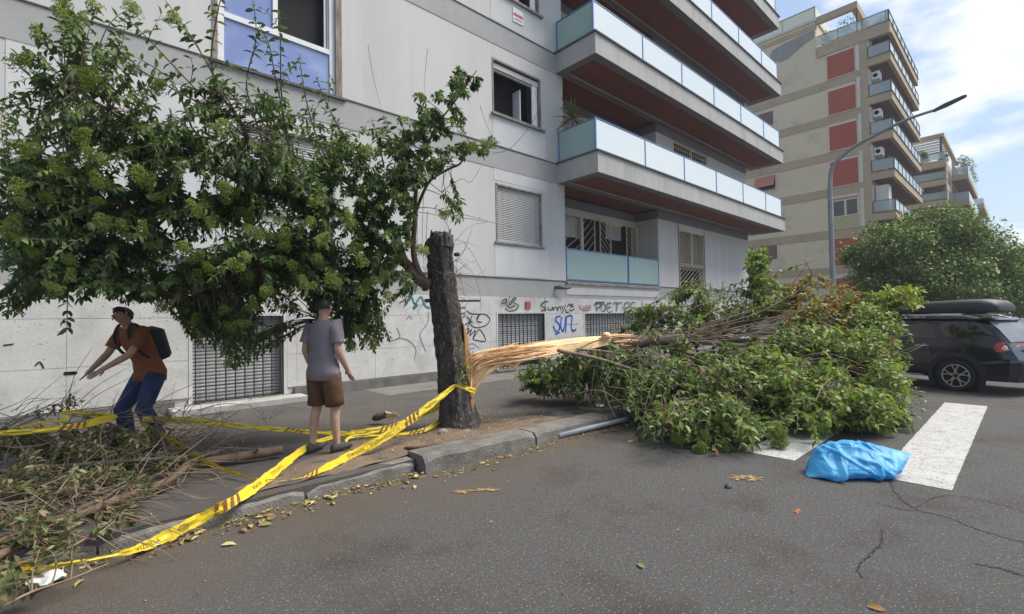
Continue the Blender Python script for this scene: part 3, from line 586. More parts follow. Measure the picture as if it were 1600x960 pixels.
bx('roof_beam', CB, B2, XF-.02, XF+.35, 9.0, 12.0, 27.05, 27.65); bx('roof_beam', CB, B2, XF+.35, 56, 9.0, 9.45, 27.05, 27.65); bx('roof_beam', CB, B2, 53, 53.4, 9.45, 12, 27.05, 27.65); bx('beam_post', MT['bars'], B2, XF, XF+.12, 9.0, 9.12, RZ, 27.05)
bx('roof_fascia', CB, B2, XF-.12, XF+.3, 6.9, 12.05, RZ-.95, RZ-.02)
# corner balconies on the street front
for i, z in enumerate((24.32, 21.8, 18.62, 15.5, 12.35, 9.0, 5.6)):
    top = i == 0; y0 = 6.92; x1 = 62.5; zc = z+.62
    b = MB(); b.box(XF-.10,XF+.16,y0,8.42,z,zc); b.box(XF+.16,x1,y0,y0+.26,z,zc); b.box(x1-.26,x1,y0+.26,8.42,z,zc); b = b.build('balcony', CB, B2)
    bx('soffit', DK, b, XF+.16, x1-.26, y0+.26, 8.42, z+.08, zc-.02); bx('coping', MT['coping'], b, XF-.16, x1+.05, y0-.06, 8.42, zc, zc+.05)
    g0, g1 = zc+.1, zc+(.95 if not top else .9)
    if top:
        for k in range(3): bx('glass_panel', G2S, b, XF-.06, XF-.05, 7.0+k*1.7, 8.66+k*1.7, g0, g1)
        bx('hand_rail', MT['bars'], b, XF-.08, XF-.04, 6.97, 12.0, g1, g1+.05)
        for q in (6.98, 7.12, 8.68, 10.38): bx('post', MT['bars'], b, XF-.08, XF-.04, q, q+.04, zc, g1)
    else: bx('glass_panel', G2S, b, XF-.06, XF-.05, 7.0, 8.4, g0, g1); bx('hand_rail', MT['bars'], b, XF-.08, XF-.03, 6.95, 8.42, g1, g1+.04); bx('post', MT['bars'], b, XF-.08, XF-.03, 8.36, 8.42, zc, g1)
    n = 8; w_ = (x1-XF)/n
    for k in range(n): bx('glass_panel', G2 if not top else G2S, b, XF+k*w_+.04, XF+(k+1)*w_-.04, y0+.03, y0+.045, g0, g1)
    for k in range(n+1): bx('post', MT['bars'], b, XF+k*w_-.03, XF+k*w_+.03, y0+.0, y0+.06, zc, g1)
    bx('hand_rail', MT['bars'], b, XF-.05, x1, y0, y0+.06, g1, g1+.04)
    if not top:
        bx('pale_return_wall', LG, B2, XF+.02, XF+1.4, 8.32, 8.42, zc+.05, zc+2.35)
        bx('red_shutter', RS, B2, XF+1.9, XF+4.2, 8.36, 8.42, zc+.05, zc+2.3); bx('red_shutter', RS, B2, XF+7, XF+9, 8.36, 8.42, zc+.05, zc+2.3); bx('dark_opening', MT['darkpane'], B2, 59, 60.6, 8.38, 8.42, zc+.3, zc+2.2)
    if i in (2, 3, 4): 
        z_ = zc+(1.55 if i != 4 else 1.5); ac = bx('air_conditioner', MT['white'], B2, XF+.45, XF+1.35, 7.75, 8.3, z_, z_+.62)
        MB().loft([[(XF+.44,8.02+r*math.cos(t),z_+.31+r*math.sin(t)) for t in [j*math.pi/6 for j in range(12)]] for r in (.17,.04)]).build('fan_grille', MT['bars'], ac)
bx('white_kiosk', LG, B2, XF+.3, XF+1.5, 7.4, 8.25, 9.68, 11.9)
# ---- plants up there
def far_shrub(name, label, c, rx, ry, rz, n, m, group=None, lf=.16):
    o = thing(name, label, 'plant', (c[0], c[1], c[2]-rz), group)
    MB().tube([(c[0],c[1],c[2]-rz),(c[0]+.05,c[1],c[2])], [.05,.02], 5).build('stem', MT['twig'], o)
    N = RNG.normal(size=(n,3)); N /= np.linalg.norm(N, axis=1)[:,None]; R_ = RNG.random(n)**.4
    pos = np.array(c)+N*R_[:,None]*np.array([rx,ry,rz]); leaf_mass('foliage', pos, RNG.normal(size=(n,3)), np.full(n, lf), m, o, fold=0); return o
_LT = np.array([[0,0,0],[.30,.20,.07],[.30,-.20,.07],[.32,0,0],[.70,.17,.03],[.70,-.17,.03],[.72,0,-.05],[1.0,0,-.16]])
_LF = [(0,3,1),(0,2,3),(1,3,6,4),(3,2,5,6),(4,6,7),(6,5,7)]
def leaf_mass(name, pos, dirs, size, mats, parent, fold=1, midx=None, width=1., stuff=True, curl=0, **k):
    """many separate leaf blades, each a folded pointed leaf standing at pos and pointing along dirs"""
    pos = np.asarray(pos, float); n = len(pos); d = np.asarray(dirs, float); d = d/np.maximum(np.linalg.norm(d, axis=1), 1e-6)[:,None]
    up = np.array([0,0,1.])+RNG.normal(size=(n,3))*.45; s = np.cross(up, d); s /= np.maximum(np.linalg.norm(s, axis=1), 1e-6)[:,None]; u = np.cross(d, s)
    T = _LT.copy(); T[:,1] *= width
    if not fold: T = T[[0,1,2,7]]; fs = np.array([[0,2,3,1]]); T[:,1] *= 1.5
    v = pos[:,None,:]+size[:,None,None]*(T[None,:,0:1]*d[:,None,:]+T[None,:,1:2]*s[:,None,:]+T[None,:,2:3]*u[:,None,:])
    if curl: v[:,-1,2] -= size*curl*RNG.random(n)
    org = np.array(WO[parent.name]) if parent else np.zeros(3); v = (v-org).reshape(-1,3); me = bpy.data.meshes.new(name); q = len(T)
    faces = [tuple(range(4))] if False else ([(0,2,3,1)] if not fold else _LF)
    loops = np.concatenate([np.array(f) for f in faces]); tot = np.array([len(f) for f in faces]); nl = len(loops)
    me.vertices.add(n*q); me.vertices.foreach_set('co', v.ravel())
    li = (np.arange(n)[:,None]*q+loops[None,:]).ravel(); me.loops.add(len(li)); me.loops.foreach_set('vertex_index', li.astype(np.int32))
    st = np.concatenate([[0], np.cumsum(tot)[:-1]]); me.polygons.add(n*len(faces)); me.polygons.foreach_set('loop_start', (np.arange(n)[:,None]*nl+st[None,:]).ravel().astype(np.int32))
    if midx is not None: me.polygons.foreach_set('material_index', np.repeat(midx, len(faces)).astype(np.int32))
    me.polygons.foreach_set('use_smooth', np.ones(n*len(faces), bool))
    for x in (mats if isinstance(mats, (list, tuple)) else [mats]): me.materials.append(x)
    me.update(calc_edges=True); me.validate()
    o = bpy.data.objects.new(name, me); COL.objects.link(o); WO[o.name] = Vector(org)
    if parent: o.parent = parent
    if stuff: o['kind'] = 'stuff'
    for a, b in k.items(): o[a] = b
    return o
MT['leafmid2'] = MT['farleaf']
far_shrub('terrace_shrub', 'dark dense shrub at the inner end of the cream roof terrace', (XF+.5,11.3,25.6), .5, .6, .75, 260, MT['leaf'])
far_shrub('terrace_shrub', 'straggling shrub rising above the railing of the cream roof terrace', (XF+.5,9.9,26.0), .5, .8, .9, 200, MT['leafmid'])
far_shrub('terrace_shrub', 'low shrub behind the glass at the corner of the cream roof terrace', (XF+.6,7.6,25.4), .4, .7, .45, 160, MT['leafmid'])
far_shrub('balcony_plant', 'round low plant on the third cream corner balcony from the ground', (XF+.55,8.0,13.5), .3, .35, .4, 120, MT['leafmid']); far_shrub('balcony_plant', 'taller bushy plant behind glass beside the white wall on a cream corner balcony', (XF+.6,7.35,13.75), .3, .35, .6, 160, MT['leafmid'])

# ================================================================== blocks further down the street
B3 = thing('apartment_building', 'brownish apartment block with glazed corner loggias beyond the cream one', 'building', (76, 10, .12))
M3 = mat('far_tan_render', (.36,.31,.26), (.32,.28,.235), .4, .9); X3 = 76
bx('wall', M3, B3, X3, 104, 6.15, 26, .1, 19.4); 
for z in (19.4, 17.1, 14.7, 11.6, 8.5): 
    b = bx('loggia_slab', CB, B3, X3-1.2, X3+.0, 6.1, 14, z-.75 if z < 19 else z-.95, z-.1); bx('glass_panel', G2S, b, X3-1.22, X3-1.2, 6.15, 13.9, z, z+.85); bx('hand_rail', MT['bars'], b, X3-1.25, X3-1.18, 6.12, 14, z+.85, z+.9)
    if z < 19: bx('dark_opening', DK, B3, X3-.03, X3, 6.5, 13.5, z+.1, z+1.7)
    bx('corner_post', M3, B3, X3-1.2, X3, 6.05, 6.2, z-.1, z+1.6 if z < 19 else z+.1)
    for k in range(3):
        if z < 19: w = bx('window', DK, B3, X3+.8+k*1.1, X3+1.3+k*1.1, 6.1, 6.16, z-.3, z+1.4); bx('frame', LG, w, X3+.75+k*1.1, X3+1.35+k*1.1, 6.12, 6.155, z+1.4, z+1.5)
ac = bx('air_conditioner', MT['white'], B3, X3-.8, X3-.1, 8.2, 9.1, 16.0, 16.7)
for z in (18.6, 15.4, 12.2, 9.0, 5.8):
    b = bx('balcony', CB, B3, 81, 97, 4.6, 6.15, z-.75, z-.1); bx('soffit', DK, b, 81.2, 96.8, 4.8, 6.1, z-.76, z-.751); bx('glass_panel', G2, b, 81, 97, 4.6, 4.62, z-.1, z+.85); bx('glass_panel', G2S, b, 80.98, 81, 4.64, 6.1, z-.1, z+.85)
    bx('dark_opening', DK, B3, 82, 96, 6.1, 6.15, z, z+2.1)
bx('pergola', CB, B3, X3-1, X3-.6, 6.2, 14, 22.1, 22.5); bx('pergola', CB, B3, X3-.6, 92, 6.2, 6.6, 22.1, 22.5)
for k in range(6): bx('pergola_slat', LG, B3, X3+.3+k*1.3, X3+.6+k*1.3, 6.6, 14, 22.15, 22.35)
bx('pergola_post', MT['bars'], B3, X3-.9, X3-.7, 6.4, 6.6, 19.4, 22.1); bx('pergola_wall', M3, B3, X3+3, 92, 8.5, 14, 19.4, 22)
for i, (x, y, z, r) in enumerate(((78,6.5,20.2,.8),(84,5.2,20.4,1.2),(88,5.0,20.6,1.4),(93,5.0,20.2,1.1),(X3-.8,8,20.2,.7))):
    far_shrub('roof_shrub', ['rounded shrub at the front corner of the tan roof terrace','thin shrub over the street edge of the tan roof terrace','tall airy shrub topping the tan roof terrace','last shrub along the tan roof terrace edge','low shrub behind the side glass of the tan roof'][i], (x,y,z), r*1.1, r*.6, r, 220, MT['leafmid'], 'shrubs on the tan roof terrace', .26)
B4 = thing('apartment_building', 'farthest small tan apartment block with one white awning over its balcony', 'building', (112, 8, .12))
bx('wall', M3, B4, 112, 140, 6.3, 26, .1, 20.2); bx('attic', M3, B4, 114, 130, 7.5, 20, 20.2, 23.5)
for z in (19.8, 16.3, 12.8, 9.3): b = bx('balcony', CB, B4, 114, 134, 4.7, 6.3, z-.75, z); bx('glass_panel', G2, b, 114, 134, 4.7, 4.73, z, z+.9); bx('glass_panel', G2S, b, 113.97, 114, 4.75, 6.2, z, z+.9)
bx('white_awning', LG, B4, 111.9, 112, 6.5, 9.0, 16.6, 18.9); bx('window', DK, B4, 111.95, 112, 6.5, 9.0, 12.9, 15)
far_shrub('roof_shrub', 'small shrub on the farthest tan roof', (118,6.5,20.7), 1.6, .8, .8, 140, MT['leafmid'], None, .3)

# ================================================================== street lamps
def lamp(base, h, pts, label, r0=.095, head=.8, hdir=(0,-1,0.12)):
    o = thing('street_lamp', label, 'street lamp', base); gp = mat('galvanised_pole', (.27,.29,.31), (.22,.24,.26), 4, .5, metal=.3) if 'galvanised_pole' not in bpy.data.materials else bpy.data.materials['galvanised_pole']
    q = crom(pts, 8); n = len(q); MB().tube(q, [r0*(1-.55*i/(n-1)) for i in range(n)], 12).build('pole', gp, o, smooth=True)
    MB().tube([Vector(base), Vector(base)+Vector((0,0,1.1))], r0*1.25, 12).build('base_sleeve', gp, o)
    e = q[-1]; d = Vector(hdir).normalized(); s = d.cross(Vector((0,0,1))).normalized(); u = s.cross(d)
    prof = [(-.12,.03,.035),(0,.045,.045),(.25*head,.085,.04),(.9*head,.08,.025),(head,.05,.012)]
    MB().loft([[e+d*a+s*w+u*hh, e+d*a+s*w-u*hh*.5, e+d*a-s*w-u*hh*.5, e+d*a-s*w+u*hh] for a, w, hh in prof]).build('lamp_head', mat('dark_lamp_head', (.07,.075,.085), rough=.5) if 'dark_lamp_head' not in bpy.data.materials else bpy.data.materials['dark_lamp_head'], o)
LXp = 15.2
pl = [Vector((15.2,3.60,.12)),Vector((15.2,3.60,2.6)),Vector((15.2,3.60,4.6))]+[at_x(x, y, LXp) for x, y in ((1297,290),(1301,262),(1328,234),(1378,206),(1420,186),(1468,170))]
lamp((15.2,3.6,.0), 6, pl, 'tall grey street lamp with a long curved arm over the road', .07, .50, (0,-1,.30))
_b = P(1535,480,55); _h = P(1560,364,55); _e = P(1582,360,55)
lamp((_b.x,_b.y,0), 8, [(_b.x,_b.y,0),(_b.x,_b.y,5),(_b.x,_b.y,8),(_b+_h)*.5+Vector((0,0,4.3)),_h], 'small distant street lamp poking out past the round street tree', .1, 1.5, _e-_h)

# ================================================================== street trees beyond
def far_tree(name, label, base, blobs, n, m, lf, trunk_r=.22, group=None):
    o = thing(name, label, 'tree', base, group); B = Vector(base)
    cz = sum(b[2] for b in blobs)/len(blobs); MB().tube([B, B+Vector((.1,.1,1.6)), B+Vector((.2,0,2.6))], [trunk_r*1.2, trunk_r, trunk_r*.8], 9).build('trunk', MT['greybark'], o)
    f = B+Vector((.2,0,2.5)); br = MB()
    for bl in blobs: br.tube(crom([f, (f+Vector(bl[:3]))*.5+Vector((0,0,.3)), Vector(bl[:3])], 3), [.09,.08,.07,.06,.05,.03,.02], 5)
    br = br.build('branches', MT['greybark'], o); br['kind'] = 'stuff'
    vol = np.array([b[3]*b[4]*b[5] for b in blobs])**.7; cnt = (vol/vol.sum()*n).astype(int); pos = []; ds = []
    for b, c in zip(blobs, cnt):
        k = max(8, c//110); cc = RNG.normal(size=(k,3)); cc /= np.linalg.norm(cc, axis=1)[:,None]; cc *= (RNG.random((k,1))**.33)*.95; idx = RNG.integers(0, k, c)
        p = cc[idx]+RNG.normal(size=(c,3))*np.array([.16,.16,.13]); pos.append(np.array(b[:3])+p*np.array(b[3:6])); dd = cc[idx]*.6+RNG.normal(size=(c,3))*.6; dd[:,2] -= .25; ds.append(dd)
    pos = np.concatenate(pos); leaf_mass('foliage', pos, np.concatenate(ds), RNG.uniform(.7, 1.3, len(pos))*lf, m, o, fold=0)
    return o
c = P(1470,470,25)
def bl(px, py, t, rx, ry, rz): q = P(px, py, t); return (q.x, q.y, q.z, rx*t/F_PX, ry*t/F_PX*1.0, rz*t/F_PX)
far_tree('street_tree', 'broad rounded green street tree standing behind the parked dark car', (31.0,3.2,0), [bl(1390,395,24,60,60,45),bl(1460,372,24.5,60,60,45),bl(1375,430,23.5,45,45,40),bl(1450,430,23.5,80,70,50),bl(1520,400,25,55,60,45),bl(1540,445,25,60,60,45),bl(1420,465,24,60,50,30),bl(1500,470,24,60,50,35),bl(1345,405,24,25,25,25)], 62000, MT['farleaf'], .155)
far_tree('street_tree', 'dark feathery tree at the right edge behind the rounded street tree', (44,-1.0,0), [bl(1585,425,36,40,40,30),bl(1560,410,37,30,30,22),bl(1610,450,35,45,45,35),bl(1580,470,36,50,40,28)], 16000, MT['farleaf'], .18)

# ================================================================== the dark car with a roof box
CAR = thing('parked_car', 'dark blue black SUV with silver roof rails parked nose to the kerb', 'car', (12.85, 1.02, 0))
paint = mat('dark_navy_car_paint', (.010,.012,.020), rough=.16, spec=.6); plast = mat('black_trim_plastic', (.020,.020,.022), rough=.6); tyre = mat('tyre_rubber', (.016,.016,.017), (.025,.025,.025), 20, .85)
alloy = mat('machined_alloy', (.50,.50,.50), rough=.28, metal=.8); tint = mat('tinted_car_glass', (.008,.009,.012), rough=.06, spec=.8); rearg = mat('rear_car_glass', (.10,.11,.12), (.14,.15,.15), 3, .12, spec=.8); red = mat('red_lens', (.35,.02,.015), rough=.12, spec=.7); silver = mat('silver_trim', (.52,.53,.54), rough=.3, metal=.6); lens = mat('clear_lens', (.60,.48,.46), rough=.15)
S0 = .13; XC = 12.85; Wd = 1.66
def interp(x, xs, ys): return float(np.interp(x, xs, ys))
def roofz(s): return interp(s, [0,.04,.10,.18,.30,.46,.60,.9,1.6,2.3,2.75,3.15,3.6,3.85,3.92], [.62,.74,.86,1.02,1.22,1.385,1.415,1.44,1.45,1.43,1.30,1.05,.98,.85,.6])
def inset(s): return interp(s, [0,.05,.12,.25,.5,3.2,3.7,3.92], [.16,.09,.05,.02,0,0,.06,.2])
PR = [(.30,.22),(.05,.245),(.012,.32),(.0,.50),(.006,.66),(.012,.80),(.035,.90),(.075,.965),(.135,1.15),(.195,1.34),(.26,1.40),(.45,1.432),(.83,1.45)]
def sec(s):
    T = roofz(s); ins = inset(s); zb = interp(s, [0,.10,.3,3.6,3.92], [.36,.26,.22,.22,.36]); l = []
    for w, z in PR: zz = max(zb, z if z <= T-.03 else T-.03*(1-min(w/.83,1))) ; zz = min(zz, T); l.append((w+ins*(1-w/.83), zz))
    return l
def cpt(s, w, z): return (XC+w, S0+s, z)
st = [0,.04,.08,.13,.19,.26,.34,.44,.55,.75,1.0,1.4,1.8,2.2,2.5,2.75,3.0,3.2,3.5,3.75,3.92]
rings = []
for s in st: L = sec(s); rings.append([cpt(s, w, z) for w, z in L]+[cpt(s, Wd-w, z) for w, z in reversed(L[:-1])])
body = MB().loft(rings).build('body', paint, CAR, smooth=True)
def side_pt(s, z, off=-.004):
    L = sec(s); zs = [q[1] for q in L]; ws = [q[0] for q in L]; return cpt(s, interp(z, zs, ws)+off, z)
def side_patch(name, m, poly, off=-.005, parent=CAR, **k):        # polygon in (s,z) laid on the car's left side
    c = (sum(p[0] for p in poly)/len(poly), sum(p[1] for p in poly)/len(poly)); n = len(poly); rg = []
    for f in (0.001, .4, .75, 1): rg.append([side_pt(c[0]+(p[0]-c[0])*f, c[1]+(p[1]-c[1])*f, off) for p in poly])
    b = MB().loft(rg, False); base = [(v[0]+.012, v[1], v[2]) for v in rg[-1]]; b.loft([rg[-1], base], False); return b.build(name, m, parent, **k)
side_patch('rear_quarter_glass', tint, [(.30,1.09),(.42,1.20),(.585,1.355),(1.00,1.365),(1.20,1.35),(1.17,1.20),(1.08,1.06),(.70,1.065)])
dr = side_patch('rear_door', paint, [(1.18,.45),(1.10,.70),(1.02,.95),(1.2,.99),(2.1,.99),(2.1,.32),(1.45,.30),(1.33,.38)], -.004)
side_patch('door_window', tint, [(1.22,1.03),(1.30,1.20),(1.36,1.345),(2.05,1.355),(2.08,1.03)], -.006, dr); side_patch('front_window', tint, [(2.15,1.03),(2.13,1.34),(2.45,1.30),(2.9,1.05)], -.006)
MB().tube([side_pt(1.32,.875,-.028), side_pt(1.42,.882,-.04), side_pt(1.55,.88,-.028)], .016, 6).build('handle', silver, dr); side_patch('fuel_flap', paint, [(.62,.74),(.62,.9),(.8,.9),(.8,.74)], -.0045)
side_patch('sill_trim', plast, [(1.45,.225),(1.45,.36),(3.0,.36),(3.0,.225)], -.016); MB().box(XC-.03,XC-.01,S0+1.42,S0+2.9,.265,.285).build('sill_strip', silver, CAR)
# wheels
def wheel(yc, zc=.305, R=.315):
    wl = thing('wheel', 'x', 'x', (XC+.06, yc, zc)); del wl['label']; del wl['category']; wl.parent = CAR; wl.location = Vector((XC+.06,yc,zc))-WO['parked_car']
    ring = lambda r, x, n=36: [(XC+x, yc+r*math.cos(2*math.pi*k/n), zc+r*math.sin(2*math.pi*k/n)) for k in range(n)]
    MB().loft([ring(.385,-.004), ring(.36,-.008)]).build('wheel_arch', mat('wheel_arch_black', (.008,.008,.008)) if 'wheel_arch_black' not in bpy.data.materials else bpy.data.materials['wheel_arch_black'], CAR)
    a0 = -.15*math.pi; n = 24; pr = []
    for r, x in ((.375,-.005),(.375,-.03),(.455,-.018),(.46,-.003)): pr.append([(XC+x, yc+r*math.cos(a0+(math.pi-2*a0)*k/n), zc+r*math.sin(a0+(math.pi-2*a0)*k/n)) for k in range(n+1)])
    b = MB()
    for i in range(3):
        for k in range(n): b.quad(pr[i][k], pr[i][k+1], pr[i+1][k+1], pr[i+1][k])
    b.build('arch_cladding', plast, CAR, smooth=True)
    MB().loft([ring(.215,.03), ring(.225,-.012), ring(.265,-.034), ring(.30,-.026), ring(R,-.005), ring(R,.18)]).build('tyre', tyre, wl, smooth=True)
    MB().loft([ring(.222,-.006), ring(.21,.012)], True).build('dark_dish', plast, wl)
    MB().loft([ring(.226,-.013), ring(.226,-.022), ring(.208,-.022), ring(.205,-.008)], False).build('rim', alloy, wl, smooth=True)
    for k in range(5):
        a = 2*math.pi*k/5+.3; e = MB()
        for sgn in (-1, 1):
            q = [(.03,sgn*.55),(.115,sgn*.08),(.215,sgn*.26)]
            for (r1,t1),(r2,t2) in zip(q, q[1:]):
                p1 = Vector((XC-.019, yc+r1*math.cos(a+t1), zc+r1*math.sin(a+t1))); p2 = Vector((XC-.022, yc+r2*math.cos(a+t2), zc+r2*math.sin(a+t2))); d = (p2-p1).normalized(); nn = Vector((0,-d.z,d.y))*.0095
                e.prism([p1+nn,p1-nn,p2-nn,p2+nn], (.02,0,0))
        e.build('spoke', alloy, wl)
    MB().loft([ring(.035,-.03,14), ring(.04,-.012,14)]).build('hub_cap', plast, wl)
wheel(1.02); wheel(3.40)
# rear: lamps, bumper, glass
tlp = [(.115,.84),(.11,.96),(.18,.995),(.31,.98),(.335,.89),(.30,.80),(.18,.785)]
tl = side_patch('tail_light', plast, tlp, -.012)
def shrink(f, dz=0): cx = sum(p[0] for p in tlp)/7; cz = sum(p[1] for p in tlp)/7; return [(cx+(p[0]-cx)*f, cz+(p[1]-cz)*f+dz) for p in tlp]
side_patch('red_lens', red, shrink(.90), -.02, tl); side_patch('lens_insert', lens, [(.125,.85),(.125,.925),(.19,.94),(.215,.87),(.18,.84)], -.028, tl)
bmp = []
for s, w0 in ((-.05,.20),(-.03,.10),(.02,.035),(.10,-.006),(.34,-.012),(.52,-.008)): bmp.append([cpt(s,w0,.29),cpt(s,w0,.62 if s < .3 else .58),cpt(s,w0+.05,.66),cpt(s,Wd-w0-.05,.66),cpt(s,Wd-w0,.60),cpt(s,Wd-w0,.29)])
bp = MB().loft(bmp).build('rear_bumper', paint, CAR, smooth=False)
MB().loft([[cpt(s,w,.26),cpt(s,w-.004,.36),cpt(s,Wd-w,.36),cpt(s,Wd-w,.26)] for s, w in ((-.06,.19),(.0,.03),(.12,-.018),(.50,-.02))]).build('lower_trim', plast, bp)
MB().loft([[cpt(-.062-.01*q,w,z0),cpt(-.062-.01*q,w,z1),cpt(-.04,w,z1),cpt(-.04,w,z0)] for w, z0, z1, q in ((.12,.30,.33,0),(.28,.29,.45,1),(1.3,.29,.45,1),(1.5,.30,.33,0))]).build('silver_skid_plate', silver, bp)
MB().box(XC-.006,XC+.03,S0+.13,S0+.31,.385,.425).build('reflector', red, bp)
MB().loft([[cpt(s,w,roofz(s)+.008),cpt(s,Wd-w,roofz(s)+.008)] + [cpt(s,Wd-w,roofz(s)-.01),cpt(s,w,roofz(s)-.01)] for s, w in ((.16,.24),(.20,.22),(.30,.20),(.40,.21),(.45,.24))]).build('rear_window', rearg, CAR)
MB().loft([[cpt(.40,w,1.40),cpt(.52,w,1.438),cpt(.66,w,1.435),cpt(.5,w,1.39)] for w in (.18,.30,1.36,1.48)]).build('rear_spoiler', paint, CAR)
pl_ = MB().box(XC+.55,XC+1.1,S0+.045,S0+.07,.74,.86).build('number_plate', MT['white'], CAR)
for w in (.20, Wd-.20):
    MB().tube(crom([cpt(.56,w,1.425),cpt(.70,w,1.465),cpt(.95,w,1.495),cpt(1.8,w,1.505),cpt(2.4,w,1.48),cpt(2.6,w,1.425)], 5), [.013]*6+[.018]*20, 8).build('roof_rail', silver, CAR, smooth=True)
for s in (.80, 1.75): MB().tube([cpt(s,.12,1.525),cpt(s,Wd-.12,1.525)], .016, 6).build('roof_bar', plast, CAR)
rb = thing('roof_box', 'black rounded roof box strapped on top of the dark SUV', 'roof box', (12.85, 1.02, 1.54)); rb.rotation_euler.z = CAR.rotation_euler.z = math.radians(-18)
bxm = mat('matt_black_roof_box', (.030,.030,.032), (.036,.036,.038), 30, .55, .15, 200); rr = []
for s, f, h in ((.34,.74,.10),(.36,.90,.17),(.44,.98,.235),(.62,1,.265),(1.0,1,.265),(1.5,.98,.25),(1.9,.92,.19),(2.2,.75,.10),(2.27,.5,.05)):
    c_ = .70; hw = .42*f; z0 = 1.54; rr.append([cpt(s,c_-hw*.94,z0),cpt(s,c_-hw,z0+.04),cpt(s,c_-hw,z0+.105 if h > .12 else z0+.06),cpt(s,c_-hw*.93,z0+h*.72+.02),cpt(s,c_-hw*.72,z0+h),cpt(s,c_,z0+h+.012),cpt(s,c_+hw*.72,z0+h),cpt(s,c_+hw*.93,z0+h*.72+.02),cpt(s,c_+hw,z0+.105 if h > .12 else z0+.06),cpt(s,c_+hw,z0+.04),cpt(s,c_+hw*.94,z0)])
MB().loft(rr).build('box_shell', bxm, rb, smooth=True)
MB().loft([[cpt(s,.70-.422*f,1.632),cpt(s,.70-.426*f,1.640),cpt(s,.70-.422*f,1.648)] for s, f in ((.36,.90),(.44,.98),(.62,1),(1.0,1),(1.5,.98),(1.9,.92))]).build('lid_seam', plast, rb)
# far cars glimpsed at the right edge
for i, (x, y, col, lab) in enumerate(((52,-2.4,(.45,.46,.48),'pale grey car far down the street at the right edge'),(60,-1.2,(.30,.05,.05),'dull red car far down the street beyond the dark SUV'),(68,-4.0,(.55,.50,.40),'beige car farthest down the street'))):
    o = thing('parked_car', lab, 'car', (x, y, 0), 'cars far down the street'); m_ = mat('far_car_paint', col, rough=.3)
    MB().loft([[(x+a,y-.85*f,.25),(x+a,y-.88*f,.8),(x+a,y-.65*f,zt),(x+a,y+.65*f,zt),(x+a,y+.88*f,.8),(x+a,y+.85*f,.25)] for a, f, zt in ((0,.92,.9),(.3,1,.95),(.8,1,1.45),(2.4,1,1.45),(3.2,1,1.0),(4.1,.9,.85))]).build('body', m_, o)
    MB().quad((x+.36,y-.6,1.0),(x+.36,y+.6,1.0),(x+.74,y+.5,1.38),(x+.74,y-.5,1.38)).build('rear_window', tint, o)
    for dx in (.8, 3.3):
        for sy in (-.86, .72): MB().loft([[(x+dx+.31*math.cos(t), y+sy+q, .31+.31*math.sin(t)) for t in [k*math.pi/7 for k in range(14)]] for q in (0,.15)]).build('wheel', tyre, o)

